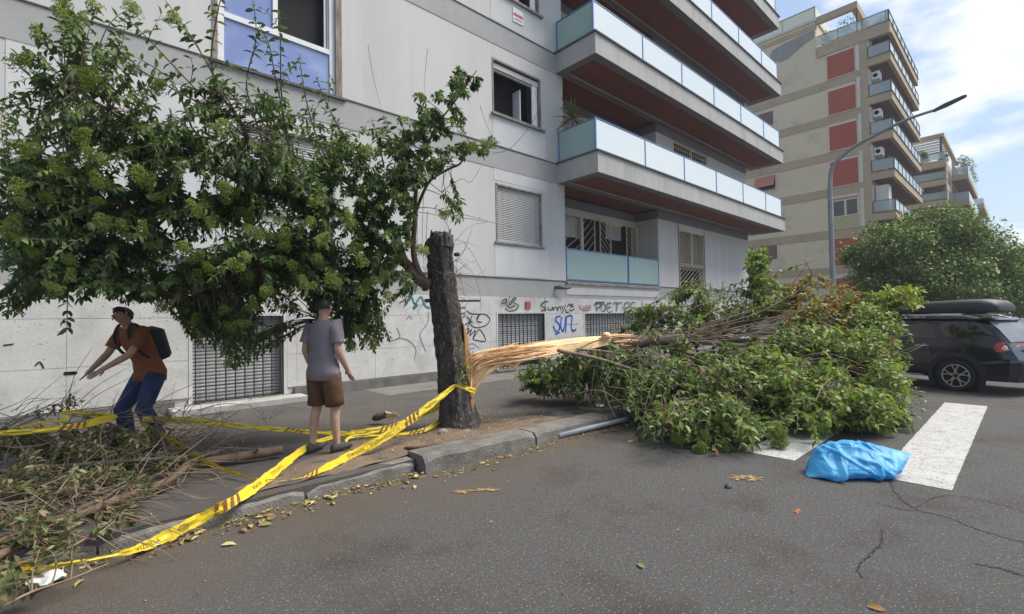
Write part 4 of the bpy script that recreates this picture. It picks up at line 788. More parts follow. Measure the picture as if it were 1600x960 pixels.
# ================================================================== the snapped tree still standing
def V(a): return Vector(a)
def knock(parent, P0, limit, prefix='leaf'): pass
LEAF_ME = {}
def leaf_obj(parent, pos, d, size, m, rn):
    """one leaf blade as an object of its own, sharing one mesh per material"""
    if m.name not in LEAF_ME:
        me = bpy.data.meshes.new('leaf'); T = _LT; me.from_pydata([tuple(v) for v in T], [], [tuple(f) for f in _LF]); me.materials.append(m); me.polygons.foreach_set('use_smooth', [True]*len(_LF)); LEAF_ME[m.name] = me
    d = V(d).normalized(); up = Vector((rn.gauss(0,.4), rn.gauss(0,.4), 1)); s = up.cross(d).normalized(); u = d.cross(s)
    M = Matrix((d, s, u)).transposed(); return inst('leaf', LEAF_ME[m.name], parent, pos, M.to_euler(), float(size))
class Foliage:
    """twigs grown from a skeleton towards targets, with opposite leaf pairs along them"""
    def __init__(s, skel, seed): s.sk = [V(p) for p in skel]; s.rn = random.Random(seed); s.tw = MB(); s.pos = []; s.dir = []; s.size = []; s.kind = []; s.tips = []
    def leaf(s, p, d, size, kind): s.pos.append(tuple(p)); s.dir.append(tuple(d)); s.size.append(size); s.kind.append(kind)
    def twig(s, tgt, n=20, size=.09, kind=0, droop=.5, along=.75, r=.005, base=None, thin=True, bend=.12):
        rn = s.rn; tgt = V(tgt)
        if base is None: base = min(s.sk, key=lambda q: (q-tgt).length_squared*(1+rn.random()*.6))
        L = (tgt-base).length; mid = (base+tgt)*.5+Vector((rn.gauss(0,bend), rn.gauss(0,bend), abs(rn.gauss(0,bend))+.05*L))*L
        path = [base*((1-t)**2)+mid*(2*t*(1-t))+tgt*(t*t) for t in [i/9 for i in range(10)]]
        s.tw.tube(path, [r*(1.3-.9*i/9) for i in range(10)], 4, False); s.tips.append((tgt, (path[-1]-path[-3]).normalized()))
        ph = rn.random()*6.28
        for k in range(n//2):
            t = 1-along*(k/(n/2)); t = max(min(t+rn.gauss(0,.012), 1), 0); i = min(int(t*9), 8); p = path[i]+(path[i+1]-path[i])*(t*9-i); tg = (path[i+1]-path[i]).normalized()
            a = tg.orthogonal().normalized(); b = tg.cross(a); ph += 1.57+rn.gauss(0,.25)
            for sg in (1, -1):
                sd = (a*math.cos(ph)+b*math.sin(ph))*sg; d = tg*.55+sd*.9+Vector((0,0,-droop*(.6+.8*rn.random())))+Vector((rn.gauss(0,.2),rn.gauss(0,.2),rn.gauss(0,.2)))
                s.leaf(p, d, size*rn.uniform(.62,1.15), kind if not callable(kind) else kind(rn))
        return path
    def emit(s, parent, mats, twigm, nobj=300, wide=1.0):
        o = s.tw.build('twigs', twigm, parent); o['kind'] = 'stuff'
        pos = np.array(s.pos); siz = np.array(s.size); dist = np.linalg.norm(pos-np.array(CAM), axis=1); order = np.argsort(-(siz/dist)); own = set(order[:nobj].tolist()); rest = np.array([i for i in range(len(pos)) if i not in own])
        leaf_mass('leaves', pos[rest], np.array(s.dir)[rest], siz[rest], mats, parent, midx=np.array(s.kind)[rest], width=wide)
        for i in own: leaf_obj(parent, s.pos[i], s.dir[i], s.size[i], mats[s.kind[i]], s.rn)
        print('leaves', parent.name, len(pos))
T0 = V((3.75, 5.3, .12))
TREE = thing('broken_tree', 'dark snapped tree stub still standing with one leafy limb hanging to the left', 'tree', T0)
prof = [(690,370,34),(688,376,46),(687,384,52),(687,394,51),(689,406,45),(690,424,46),(692,440,49),(694,460,49),(697,480,50),(700,500,50),(702,520,50),(704,540,50),(706,560,50),(708,580,50),(710,600,51),(712,620,53),(714,640,56),(717,655,61),(720,668,70),(722,677,84)]
def trunk_mesh():
    b = MB(); n = 40; rings = []; rn = random.Random(4)
    off = [rn.random()*6 for _ in range(6)]
    full = []
    for i in range(len(prof)-1):
        for k in range(4): t = k/4; full.append(tuple(prof[i][j]*(1-t)+prof[i+1][j]*t for j in range(3)))
    full.append(prof[-1])
    for i, (x, y, w) in enumerate(full):
        c = P(x, y, 6.44); R = w/2*6.44/F_PX*(.85+.09*min(max((y-380)/250, 0), 1)); ring = []; low = max(0, (y-630)/47)
        for k in range(n):
            a = 2*math.pi*k/n
            rg = .055*math.sin(a*7+off[0]+y*.004)+.04*math.sin(a*13+off[1]-y*.007)+.05*math.sin(a*3+y*.013+off[3])+rn.uniform(-.05,.05)+low*.12*max(0,math.sin(a*5+off[2]))+.03*math.sin(y*.11+a*2)
            z = c.z
            if i == 0: z += .06*math.sin(a*2+2.2)+rn.uniform(-.05,.07)
            ring.append(Vector((c.x+math.cos(a)*R*(1+rg), c.y+math.sin(a)*R*(1+rg), max(z, .10))))
        rings.append(ring)
    b.loft(rings); return b
trunk_mesh().build('trunk', MT['bark'], TREE, smooth=True)
# torn top: bark lip and pinkish torn wood
top = P(689, 371, 6.40); rn = random.Random(8)
tb = MB()
for k in range(26):
    a = rn.random()*6.28; r = rn.random()*.10; q = top+Vector((math.cos(a)*r+.02, math.sin(a)*r, -.05)); tb.tube([q, q+Vector((rn.gauss(0,.012), rn.gauss(0,.012), rn.uniform(.06,.12)))], [.014,.003], 4)
tw = tb.build('torn_wood', MT['wood'], TREE); tw['kind'] = 'stuff'
for k in range(7):
    a = -2.6+k*.45; q = top+Vector((math.cos(a)*.13, math.sin(a)*.13, -.04)); MB().tube([q-Vector((0,0,.1)), q, q+Vector((rn.gauss(0,.02), rn.gauss(0,.02), rn.uniform(.03,.13)))], [.05,.04,.012], 6).build('bark_flake', MT['bark'], TREE)
for x, y in ((668,470),(664,452),(672,395),(714,398),(673,425)): q = P(x, y, 6.35); MB().ball(q, .045, .05, .03, 8, 5).build('bark_flake', MT['bark'], TREE)
# split side of the stub: strip of fresh wood down the right edge
MB().loft([[P(x, y, 6.36), P(x+w, y, 6.38), P(x+w*.6, y, 6.5), P(x-3, y, 6.5)] for x, y, w in ((724,505,1),(726,530,6),(727,560,8),(729,590,10),(732,620,10),(737,648,3))]).build('split_strip', MT['wooddark'], TREE)
# limbs
def limb(pts, r, name='limb', m='limb', parent=None, n=9): return MB().tube(crom([P(*p) for p in pts], 5), [r[0]+(r[1]-r[0])*i/((len(pts)-1)*5) for i in range((len(pts)-1)*5+1)], n).build(name, MT[m], parent or TREE, smooth=True)
LIMBS = [([(672,446,6.36),(655,437,6.33),(632,410,6.3),(600,385,6.2),(540,340,6.0),(470,310,5.7),(400,292,5.4)],(.085,.04)),
 ([(664,440,6.34),(652,420,6.3),(646,390,6.25),(648,350,6.2),(650,300,6.15),(655,250,6.0)],(.05,.02)), ([(655,436,6.33),(640,420,6.3),(628,395,6.25),(600,345,6.1),(560,300,6.0),(520,270,5.9)],(.05,.02)),
 ([(650,330,6.2),(670,285,6.05),(700,265,5.95),(720,255,5.9),(735,228,5.85),(775,232,5.8)],(.022,.006)), ([(655,290,6.15),(665,240,6.0),(680,200,5.9),(710,160,5.8),(745,110,5.7)],(.02,.005)),
 ([(470,310,5.7),(390,300,5.4),(280,320,5.1),(160,340,4.9),(40,350,4.7)],(.04,.014)), ([(400,292,5.4),(385,250,5.2),(385,215,5.0),(372,185,4.9),(345,150,4.8)],(.032,.016)),
 ([(400,292,5.4),(300,250,5.0),(200,190,4.7),(100,130,4.4)],(.03,.008)), ([(540,340,6),(470,390,5.7),(380,430,5.4),(280,460,5.2),(150,440,5)],(.03,.01)), ([(600,385,6.25),(565,430,6.3),(555,470,6.35),(500,500,6.4)],(.025,.008)), ([(280,320,5.1),(200,390,4.95),(110,420,4.8)],(.02,.008))]
skel = []
for pts, r in LIMBS:
    o = limb(pts, r); q = crom([P(*p) for p in pts], 4); skel += q[3:]
FT = Foliage(skel, 21)
blobs = [(60,330,4.8,90,125,56),(180,300,5.0,110,110,62),(300,330,5.2,110,115,66),(420,355,5.5,105,105,66),(530,375,5.8,95,95,54),(600,345,6.1,46,75,34),(100,415,4.8,95,60,36),(230,422,5.3,110,52,48),(345,480,5.7,70,68,44),(370,545,5.9,35,28,12),(450,430,6.0,85,55,46),(555,455,6.1,80,65,44),(570,525,6.15,38,25,12),(90,250,4.7,95,40,14),(250,235,4.9,80,45,12),(640,235,5.9,55,55,18),(690,180,5.8,40,35,9),(560,260,5.9,60,45,12),(470,275,5.6,60,40,12),(725,130,5.75,25,28,5),(740,235,5.85,28,15,4),(716,330,6.0,10,22,2),(20,470,4.7,30,22,5),(60,165,4.6,60,45,8),(180,140,4.7,80,50,9),(320,170,4.9,60,50,7),(450,200,5.4,60,45,7),(400,255,5.3,60,40,12),(530,225,5.8,50,40,8),(620,270,6,40,40,10),(120,60,4.5,90,50,5)]
kd = lambda rn: 0 if rn.random() < .78 else (1 if rn.random() < .8 else 2)
for (x, y, t, rx, ry, n) in blobs:
    for i in range(int(n*3.3)):
        a = FT.rn.random()*6.283; q = math.sqrt(FT.rn.random()); FT.twig(P(x+rx*q*math.cos(a), y+ry*q*math.sin(a), t+FT.rn.gauss(0,.42 if y < 430 else .2)), 26, .080, kd, .55, .62)
# long upright shoots against the wall
SHOOTS = [[(390,235,5.05),(372,185,4.9),(350,145,4.75),(300,60,4.5),(258,0,4.3)],[(385,215,5.0),(330,165,4.8),(240,70,4.5),(195,25,4.4)],[(372,190,4.9),(290,150,4.7),(180,88,4.5),(120,60,4.4)],[(420,250,5.2),(400,190,5.0),(385,130,4.8),(400,60,4.6),(395,0,4.5)],[(470,270,5.5),(450,210,5.3),(432,130,5.1),(420,70,5.0),(405,40,4.9)],[(440,260,5.4),(420,200,5.2),(412,140,5.1)],[(510,250,5.7),(490,200,5.6),(475,140,5.5),(468,85,5.4)],[(560,250,5.9),(530,200,5.7),(505,150,5.6),(495,120,5.5)],[(260,260,4.9),(190,190,4.6),(130,160,4.4),(70,100,4.3)],[(200,220,4.8),(120,180,4.5),(60,140,4.3)],[(300,200,4.9),(270,130,4.7),(215,90,4.5)],[(70,300,4.7),(60,200,4.5),(65,150,4.4)],[(120,270,4.7),(50,190,4.5),(10,150,4.4)],[(450,225,5.3),(440,150,5.15),(438,60,5.0),(436,15,5.0)],[(600,260,6),(590,215,5.9),(580,185,5.85)],[(340,150,4.75),(330,90,4.6),(340,20,4.5),(350,-20,4.4)]]
for sh in SHOOTS:
    q = crom([P(*p) for p in sh], 8); n = len(q); FT.tw.tube(q, [.011-.008*i/(n-1) for i in range(n)], 5, False); FT.tips.append((q[-1], (q[-1]-q[-2]).normalized())); ph = FT.rn.random()*3; Ls = sum((q[i+1]-q[i]).length for i in range(n-1)); m_ = int(Ls/.072)
    for k in range(m_):
        t = (.12+.88*k/m_)*(n-1); i = min(int(t), n-2); p = q[i]+(q[i+1]-q[i])*(t-i); tg = (q[i+1]-q[i]).normalized(); a = tg.orthogonal().normalized(); b = tg.cross(a); ph += 1.57
        for sg in (1,-1):
            sd = (a*math.cos(ph)+b*math.sin(ph))*sg; FT.leaf(p, tg*.4+sd+Vector((0,0,-.25-.5*FT.rn.random())), FT.rn.uniform(.095,.135)*(1-.35*k/m_), 0 if FT.rn.random() < .75 else 1)
        if k % 5 == 2 and k < m_*.7: FT.twig(p+Vector((FT.rn.gauss(0,.14), FT.rn.gauss(0,.14), .05+FT.rn.random()*.16)), 8, .075, 0, .5, .8, .003, base=p)
for x, y in ((40,90),(62,55),(95,35),(125,20),(150,8),(30,90),(240,130),(270,30),(205,15),(100,10),(130,130),(145,118),(335,200),(650,150),(600,185),(105,512)): FT.twig(P(x, y, 4.5 if x < 350 else 5.8), 14, .10, 0, .5, .5)
FT.emit(TREE, [MT['leaf'], MT['leafmid'], MT['leafbright']], MT['limb'])
# panicles of green berries
def berry_mesh(seed, n=210, sc=1):
    rn = random.Random(seed); b = MB()
    for k in range(9): a = rn.random()*6.28; d = Vector((math.cos(a)*.6, math.sin(a)*.6, .2+rn.random()))*.11; b.tube([(0,0,0), d], [.0022,.001], 3, False)
    for k in range(n):
        a = rn.random()*6.28; h = rn.random(); r = .075*(1-.55*h)*math.sqrt(rn.random())*1.25; c = Vector((math.cos(a)*r, math.sin(a)*r, h*.15-.02)); s = rn.uniform(.006,.0105)
        b.add([c+Vector((s,0,0)),c+Vector((-s*.5,s*.9,0)),c+Vector((-s*.5,-s*.9,0)),c+Vector((0,0,s)),c-Vector((0,0,s))], [(0,1,3),(1,2,3),(2,0,3),(1,0,4),(2,1,4),(0,2,4)])
    return b.mesh('berry_cluster', MT['berry'])
BM = [berry_mesh(i) for i in range(5)]
BP = [(15,360),(22,300),(40,330),(30,90),(62,55),(95,35),(125,20),(150,8),(45,230),(95,262),(160,240),(200,265),(225,282),(170,285),(155,318),(165,345),(190,365),(175,352),(110,400),(105,440),(85,450),(60,395),(18,335),(70,300),(115,210),(130,130),(145,118),(230,350),(245,378),(260,300),(300,330),(285,375),(310,400),(325,350),(335,420),(300,432),(360,300),(357,290),(375,330),(335,200),(375,350),(385,425),(395,395),(400,360),(365,415),(420,370),(440,365),(432,385),(445,350),(470,345),(510,370),(490,310),(545,330),(548,345),(570,400),(580,440),(555,385),(500,400),(505,425),(470,420),(480,440),(520,440),(545,480),(575,455),(605,455),(560,505),(575,530),(590,545),(550,545),(520,500),(455,480),(440,460),(415,455),(400,480),(380,505),(350,480),(355,510),(300,500),(260,480),(230,520),(330,560),(360,570),(640,320),(625,310),(615,415),(660,390),(690,330),(650,150),(745,240),(760,225),(600,235),(570,230),(590,210),(670,225),(240,130),(270,30),(205,15),(100,10)]
rn = random.Random(77); pos_a = np.array(FT.pos)
for x, y in BP:
    r_ = ray(x, y); pts_ = pos_a-np.array(CAM); tt = pts_@np.array(FWD); pr = np.stack([800+F_PX*(pts_@np.array(RGT))/tt, 480-F_PX*(pts_@np.array(UPV))/tt], 1); near = tt[np.hypot(pr[:,0]-x, pr[:,1]-y) < 22]
    t_ = (np.percentile(near, 2)-.10) if len(near) else 5.2
    if y < 170 and x < 400: t_ = min(t_, 4.7)
    if 425 < x < 610 and y > 470: t_ = max(t_, 5.8)
    if len(near) < 10 and y > 170: continue
    for q in range(1+rn.randrange(2)): inst('berry_cluster', BM[rn.randrange(5)], TREE, P(x+rn.gauss(0,6), y+rn.gauss(0,5)+6, t_+rn.random()*.1), (rn.gauss(0,.6), rn.gauss(0,.6), rn.random()*6.28), (rn.uniform(.55,1.0), rn.uniform(.55,1.0), rn.uniform(.5,1.1)), kind='stuff')
# dry wiry vine twigs round the stub
rn = random.Random(31); dv = MB()
WIRES = [[(655,300),(652,360),(658,440)],[(662,300),(660,370),(664,445)],[(668,330),(665,400),(668,440)],[(640,250),(648,330),(652,410)],[(690,420),(720,400),(735,365),(737,358)],[(672,392),(710,405),(740,430),(751,470),(748,512)],[(668,418),(700,430),(740,432),(760,420)],[(700,395),(720,440),(724,470),(700,490)],[(720,340),(770,348),(800,355)],[(700,330),(760,345),(745,350)],[(690,300),(720,280),(735,285),(752,260)],[(668,380),(700,372),(745,385)],[(680,440),(710,425),(725,415)],[(660,400),(690,385),(705,400),(690,440)],[(700,260),(690,300),(700,340),(690,370)],[(640,330),(690,340),(705,372)],[(575,70),(583,120),(600,185)],[(668,77),(664,120),(664,150)],[(750,165),(760,195),(772,220)],[(770,240),(800,230),(838,180),(835,140)],[(705,470),(715,500),(690,520)],[(725,380),(740,400),(760,440)],[(690,455),(730,470),(722,480)]]
for w in WIRES:
    t_ = 6.3+rn.gauss(0,.1); q = crom([P(x, y, t_+rn.gauss(0,.06)) for x, y in w], 6); dv.tube(q, [.0045-.003*i/(len(q)-1) for i in range(len(q))], 4, False)
for i in range(46):
    x, y = rn.uniform(660,720), rn.uniform(375,480); a = rn.gauss(0,.9); L_ = rn.uniform(25,75); p = [(x, y)]
    for k in range(4): a += rn.gauss(0,.45); p.append((p[-1][0]+L_/4*math.cos(a)*(1 if x > 680 else -1), p[-1][1]+L_/4*math.sin(a)))
    q = crom([P(u, v, 6.28+.02*j+rn.gauss(0,.04)) for j, (u, v) in enumerate(p)], 3); dv.tube(q, [.0035-.0022*j/(len(q)-1) for j in range(len(q))], 3, False)
dv = dv.build('dry_twigs', MT['dry'], TREE); dv['kind'] = 'stuff'
# ivy on the right of the trunk
IV = thing('ivy', 'small bright green ivy climbing the right side of the broken trunk', 'plant', P(722,600,6.2)); rn = random.Random(9)
MB().tube(crom([P(718,600,6.19),P(722,575,6.19),P(720,555,6.2),P(724,540,6.2)], 4), .005, 4).build('stem', MT['twig'], IV)
for i in range(75): y = rn.uniform(535,605); leaf_obj(IV, P(722+rn.gauss(0,4.5)-(y-560)*.03, y, 6.17-rn.random()*.04), (rn.gauss(0,1), -1+rn.gauss(0,.5), rn.gauss(-.4,.5)), rn.uniform(.03,.055), MT['leafbright'], rn)

# ================================================================== the fallen half of the tree
FALL = thing('fallen_tree', 'fallen half of the snapped tree, its leafy crown sprawled across pavement and crossing', 'tree', (6.5, 4.3, .1))
LOG = [(905,540,7.6),(960,536,7.9),(1000,534,8.1),(1060,532,8.35),(1120,528,8.6)]
MB().tube(crom([P(*p) for p in LOG], 6), [.08,.09,.10,.105,.105,.11,.11]+[.11]*12+[.095]*6, 14).build('log', MT['greybark'], FALL, smooth=True)
# peeled hinge of split wood between stub and log
up_ = [(738,580,6.40),(748,556,6.43),(775,545,6.6),(810,540,6.8),(860,533,7.2),(910,527,7.5),(948,525,7.75)]
lo_ = [(742,604,6.40),(764,578,6.45),(802,561,6.65),(850,556,7.0),(890,550,7.3),(925,545,7.5),(958,537,7.75)]
A_ = crom([P(*p) for p in up_], 5); B_ = crom([P(*p) for p in lo_], 5); back = Vector((.05,.12,-.02)); b = MB(); rn = random.Random(2)
b.loft([[a, a*.62+c*.38+Vector((0,-.025,rn.gauss(0,.004))), c, c+back, a+back] for a, c in zip(A_, B_)]); b.build('split_wood_slab', MT['wood'], FALL)
rn = random.Random(6)
for i in range(64):                                              # long torn fibres fanning out of the foot of the stub
    f = i/63; s0 = (733+rn.gauss(0,2)+5*f, 560+62*f+rn.gauss(0,5)); e = (790+90*rn.random()+f*0, 548+rn.gauss(0,5)-(1-f)*6+f*6)
    m1 = (742+6*f+rn.gauss(0,2), 556+22*f+rn.gauss(0,3)); p = crom([P(*s0,6.40+rn.gauss(0,.04)), P(*m1,6.42+rn.gauss(0,.05)), P((m1[0]+e[0])/2, (m1[1]+e[1])/2-3*(1-f)+2*f, 6.52+rn.gauss(0,.04)), P(*e,6.72+rn.gauss(0,.05))], 5); r = rn.uniform(.004,.013)
    MB().tube(p, [r*(.5+.5*math.sin(math.pi*(.15+.8*j/(len(p)-1)))) for j in range(len(p))], 5).build('wood_fibre', MT['wood' if rn.random() < .68 else 'wooddark'], FALL)
for pts in ([(735,632,6.42),(745,606,6.42),(760,585,6.45),(785,568,6.55),(806,572,6.6),(815,560,6.7),(825,552,6.8)],[(736,625,6.38),(748,600,6.39),(768,578,6.42),(800,562,6.6)],[(734,610,6.38),(740,585,6.38),(760,565,6.45),(790,556,6.6)]):
    q = crom([P(*p) for p in pts], 5); w = Vector((.02,.05,0)); b = MB(); b.loft([[p+Vector((-.01,0,.022)), p+Vector((.01,0,-.022)), p+w+Vector((.01,0,-.022)), p+w+Vector((-.01,0,.022))] for p in q]); b.build('wood_strip', MT['wood'], FALL)
MB().ball(P(948,525,7.68), .085, .07, .06, 12, 8).build('torn_knot', MT['wood'], FALL, smooth=True); MB().ball(P(944,523,7.62), .04, .03, .028, 10, 6).build('knot_hole', MT['wooddark'], FALL)
for k in range(30):                                              # ragged slivers where the bark begins
    a = rn.random()*6.28; x0 = 948+rn.uniform(-8,14); c0, c1_ = P(x0, 533, 7.8), P(x0+rn.uniform(14,48), 533, 7.98); o0 = (UPV*math.cos(a)+FWD*math.sin(a))
    MB().tube([c0+o0*.085, (c0+c1_)*.5+o0*rn.uniform(.095,.108), c1_+o0*rn.uniform(.10,.118)], [.004, rn.uniform(.010,.022), .003], 5).build('sliver', MT['wooddark' if rn.random() < .6 else 'wood'], FALL)
FB = [([(1080,530,8.4),(1150,508,8.6),(1230,492,8.9),(1320,480,9.0),(1400,470,9.0)],(.06,.012)),([(1075,527,8.4),(1120,512,8.7),(1180,498,8.9),(1240,478,9.1)],(.045,.012)),([(1090,532,8.4),(1180,533,8.4),(1240,535,8.3),(1320,545,8.2)],(.055,.014)),([(1085,534,8.3),(1200,545,8.1),(1280,560,7.8),(1340,585,7.5)],(.045,.012)),
 ([(1040,548,8.1),(1110,558,7.9),(1180,572,7.5),(1250,600,7.0)],(.04,.014)),([(880,545,7.3),(930,548,7.5),(985,556,7.5)],(.03,.016)),([(870,548,7.2),(930,560,7.2),(1000,582,7.1),(1080,612,6.8),(1110,640,6.5)],(.035,.012)),([(1040,600,7.0),(1140,600,6.9),(1230,640,6.4),(1330,660,6.2)],(.025,.01)),([(1120,530,8.6),(1170,490,8.9),(1185,440,9.1),(1188,395,9.2)],(.04,.01)),([(1200,500,8.9),(1265,440,9.0),(1260,412,9.0)],(.022,.006)),([(1260,560,7.9),(1340,610,7.2),(1400,650,6.7)],(.025,.01)),([(1000,545,8.0),(960,565,8.1),(900,580,8.2),(830,600,8.3)],(.03,.01)),([(1090,528,8.4),(1060,500,8.9),(1010,480,9.2)],(.02,.006)),([(1120,515,8.7),(1090,480,9.1),(1080,440,9.3)],(.016,.005)),([(1000,530,8.1),(1015,510,8.3),(1018,490,8.4)],(.025,.014)),([(1130,520,8.5),(1250,520,8.5),(1350,500,8.7)],(.03,.01))]
skel = []
for pts, r in FB: limb(pts, r, 'branch', 'twig' if r[0] < .05 else 'greybark', FALL, 7); skel += crom([P(*p) for p in pts], 4)[2:]
FF = Foliage(skel, 99)
def kind_at(x, y):
    def f(rn):
        if x > 1215 and y < 505 and 1225 < x < 1345 and rn.random() < .50: return 2
        if x > 1375 and y < 490: return 3 if rn.random() < .6 else 1
        pb = max(.15, min(.92, (x-900)/430)); 
        if rn.random() < .035: return 2
        return 1 if rn.random() < pb else (0 if rn.random() < .6 else 4)
    return f
fbl = [(870,590,8.2,68,34,40),(925,600,7.9,60,40,36),(985,600,7.5,60,45,38),(1045,630,6.8,75,48,48),(1055,672,6.05,62,26,30),(1130,665,5.95,75,40,46),(1110,590,7.4,90,40,40),(1190,610,6.8,90,60,60),(1180,680,5.8,40,20,14),(1280,620,6.6,90,50,60),(1265,550,7.7,90,45,52),(1345,640,6.4,60,40,40),(1390,655,6.4,32,28,20),(1385,605,7.0,36,40,26),(1350,560,7.7,50,55,40),(1310,500,8.6,75,40,40),(1370,510,8.5,40,40,26),(1412,465,8.9,40,20,18),(1240,480,8.9,50,35,18),(1190,455,9.0,32,38,16),(1185,412,9.1,22,26,12),(1090,470,9.2,50,25,12),(1040,500,9.0,45,30,14),(1000,495,9.1,25,25,8),(1130,500,9.0,50,35,14),(1275,670,6.15,80,18,16),(905,540,8.6,55,12,5),(1030,560,8.0,60,22,12),(1400,560,7.5,18,50,10),(1180,550,8.1,70,22,14),(1090,498,8.9,70,32,12),(1150,478,8.9,60,38,13),(1230,462,8.9,55,30,14),(1300,468,8.9,55,30,16),(1355,482,8.9,45,30,14),(1000,518,8.9,55,20,7),(1060,535,8.6,60,15,8)]
for (x, y, t, rx, ry, n) in fbl:
    for i in range(int(n*2.6)):
        a = FF.rn.random()*6.283; q = math.sqrt(FF.rn.random()); px, py = x+rx*q*math.cos(a), y+ry*q*math.sin(a); tg = P(px, py, t+FF.rn.gauss(0,.38)); tg.z = max(tg.z, .05+FF.rn.random()*.05 if tg.y < 4.2 else .17)
        FF.twig(tg, 22, FF.rn.choice((.07,.085,.1,.112)), kind_at(px, py), .35, .9, .0055, bend=.13)
# bare arching twigs in front of the leaves
for w in ([(940,600,6.9),(955,640,6.6),(965,655,6.5)],[(1005,590,6.8),(1002,625,6.5),(1005,640,6.4)],[(1022,595,6.7),(1020,620,6.5),(1010,640,6.4)],[(1030,600,6.6),(1035,640,6.3),(1030,665,6.2)],[(1090,600,6.4),(1095,630,6.1),(1105,645,6.0)],[(1150,555,7.2),(1160,590,6.6),(1175,615,6.3)],[(1100,560,7.3),(1130,600,6.6),(1180,615,6.2)],[(1285,600,6.2),(1275,625,6.0),(1260,640,6.0)],[(1300,590,6.4),(1285,610,6.2),(1310,640,6.0)],[(1205,640,6.0),(1220,660,5.9)],[(870,570,7.8),(930,575,7.3),(1000,580,7.0)],[(1200,575,7.2),(1300,560,7.3),(1360,590,6.9)],[(1210,590,7.0),(1260,580,7.0),(1300,600,6.6)],[(1090,520,8.3),(1160,490,8.4),(1250,485,8.5)],[(1095,525,8.3),(1170,500,8.4),(1290,495,8.5)],[(1100,528,8.2),(1200,520,8.2),(1300,515,8.2)],[(1060,545,7.9),(1200,555,7.7),(1330,575,7.3)],[(1205,500,8.8),(1230,455,9),(1260,412,9.0),(1246,406,9.0)],[(1260,412,9.0),(1277,406,9)],[(960,500,8.8),(985,520,8.4)],[(1000,480,9),(1040,520,8.6)],[(1130,440,9.2),(1120,490,9)],[(1100,420,9.3),(1090,470,9.1)],[(1290,470,8.9),(1310,450,9),(1330,440,9)],[(1310,480,8.9),(1325,460,9),(1345,455,9)]):
    q = crom([P(*p) for p in w], 6); FF.tw.tube(q, [.011-.007*i/(len(q)-1) for i in range(len(q))], 5, False)
rn = FF.rn
for i in range(95):                                              # tan twigs arching out in front of the leaves, some with drooping sprays
    x, y = rn.uniform(900,1390), rn.uniform(520,650); t0 = float(np.interp(y, [520,600,680], [7.9,6.75,5.75]))-.22; L_ = rn.uniform(50,150); a = rn.gauss(.45,.55)
    q = crom([P(x,y,t0+.3), P(x+L_*.45*math.cos(a), y+L_*.45*math.sin(a)-10, t0), P(min(x+L_*math.cos(a), 1420), min(y+L_*math.sin(a)+14, 690), t0-.12-.2*max(0, math.sin(a)))], 5)
    if min(v.z for v in q) < .08: continue
    FF.tw.tube(q, [.0085-.006*j/(len(q)-1) for j in range(len(q))], 4, False)
    if rn.random() < .5:
        for v in q[len(q)//2:]:
            for sg in (1,-1): FF.leaf(v, (rn.gauss(.5,.5), rn.gauss(-.3,.5)*sg, -.3+rn.gauss(0,.4)), rn.uniform(.06,.115), 1 if rn.random() < .5 else 4)
for i in range(36):                                             # brown twigs fanning up out of the top of the crown
    a0 = (1090+rn.gauss(0,25), 528+rn.gauss(0,6)); e = (rn.uniform(1120,1370), rn.uniform(432,520)); t0 = 8.4+rn.gauss(0,.15); m1 = ((a0[0]+e[0])/2+rn.gauss(0,14), (a0[1]+e[1])/2+rn.gauss(6,9))
    q = crom([P(*a0,t0), P(*m1,t0+rn.gauss(.1,.25)), P(*e,t0+rn.gauss(.2,.4))], 6); FF.tw.tube(q, [.010-.0075*j/(len(q)-1) for j in range(len(q))], 4, False)
    if rn.random() < .6:
        for k in range(rn.randrange(3,10)): v = q[-1-rn.randrange(0,7)]; FF.leaf(v, (rn.gauss(0,1), rn.gauss(0,1), rn.gauss(-.2,.6)), rn.uniform(.045,.08), 2 if rn.random() < .4 else (0 if rn.random() < .5 else 1))
for i in range(150):
    p = skel[rn.randrange(len(skel))]; L_ = rn.uniform(.3,.9); d = Vector((rn.gauss(.6,.6), rn.gauss(-.5,.6), rn.gauss(.1,.5))); q = crom([p, p+d*L_*.5+Vector((0,0,.05)), p+d*L_+Vector((rn.gauss(0,.1),rn.gauss(0,.1),-.12))], 4)
    if min(v.z for v in q) > .05 and max(v.x for v in q) < 9.4 and min(v.y for v in q) > 1.6: FF.tw.tube(q, [.007-.005*j/(len(q)-1) for j in range(len(q))], 4, False)
FF.emit(FALL, [MT['leaf'], MT['leafbright'], MT['leafdead'], MT['leafyellow'], MT['leafmid']], MT['twig'], wide=1.22)
for x, y, t in ((1050,655,5.9),(1060,690,5.7),(1100,690,5.6),(1120,700,5.55),(1130,655,5.7),(1150,680,5.6),(1170,690,5.55),(1205,680,5.6),(1215,695,5.6),(1270,670,5.8),(1250,625,6),(1040,640,6.2),(1085,705,5.5),(850,600,7.8)):
    for k in range(3): inst('berry_cluster', BM[rn.randrange(5)], FALL, P(x+rn.gauss(0,8), y+rn.gauss(0,4), t), (rn.gauss(0,.7), rn.gauss(0,.7), rn.random()*6), rn.uniform(.6,1.0), kind='stuff')

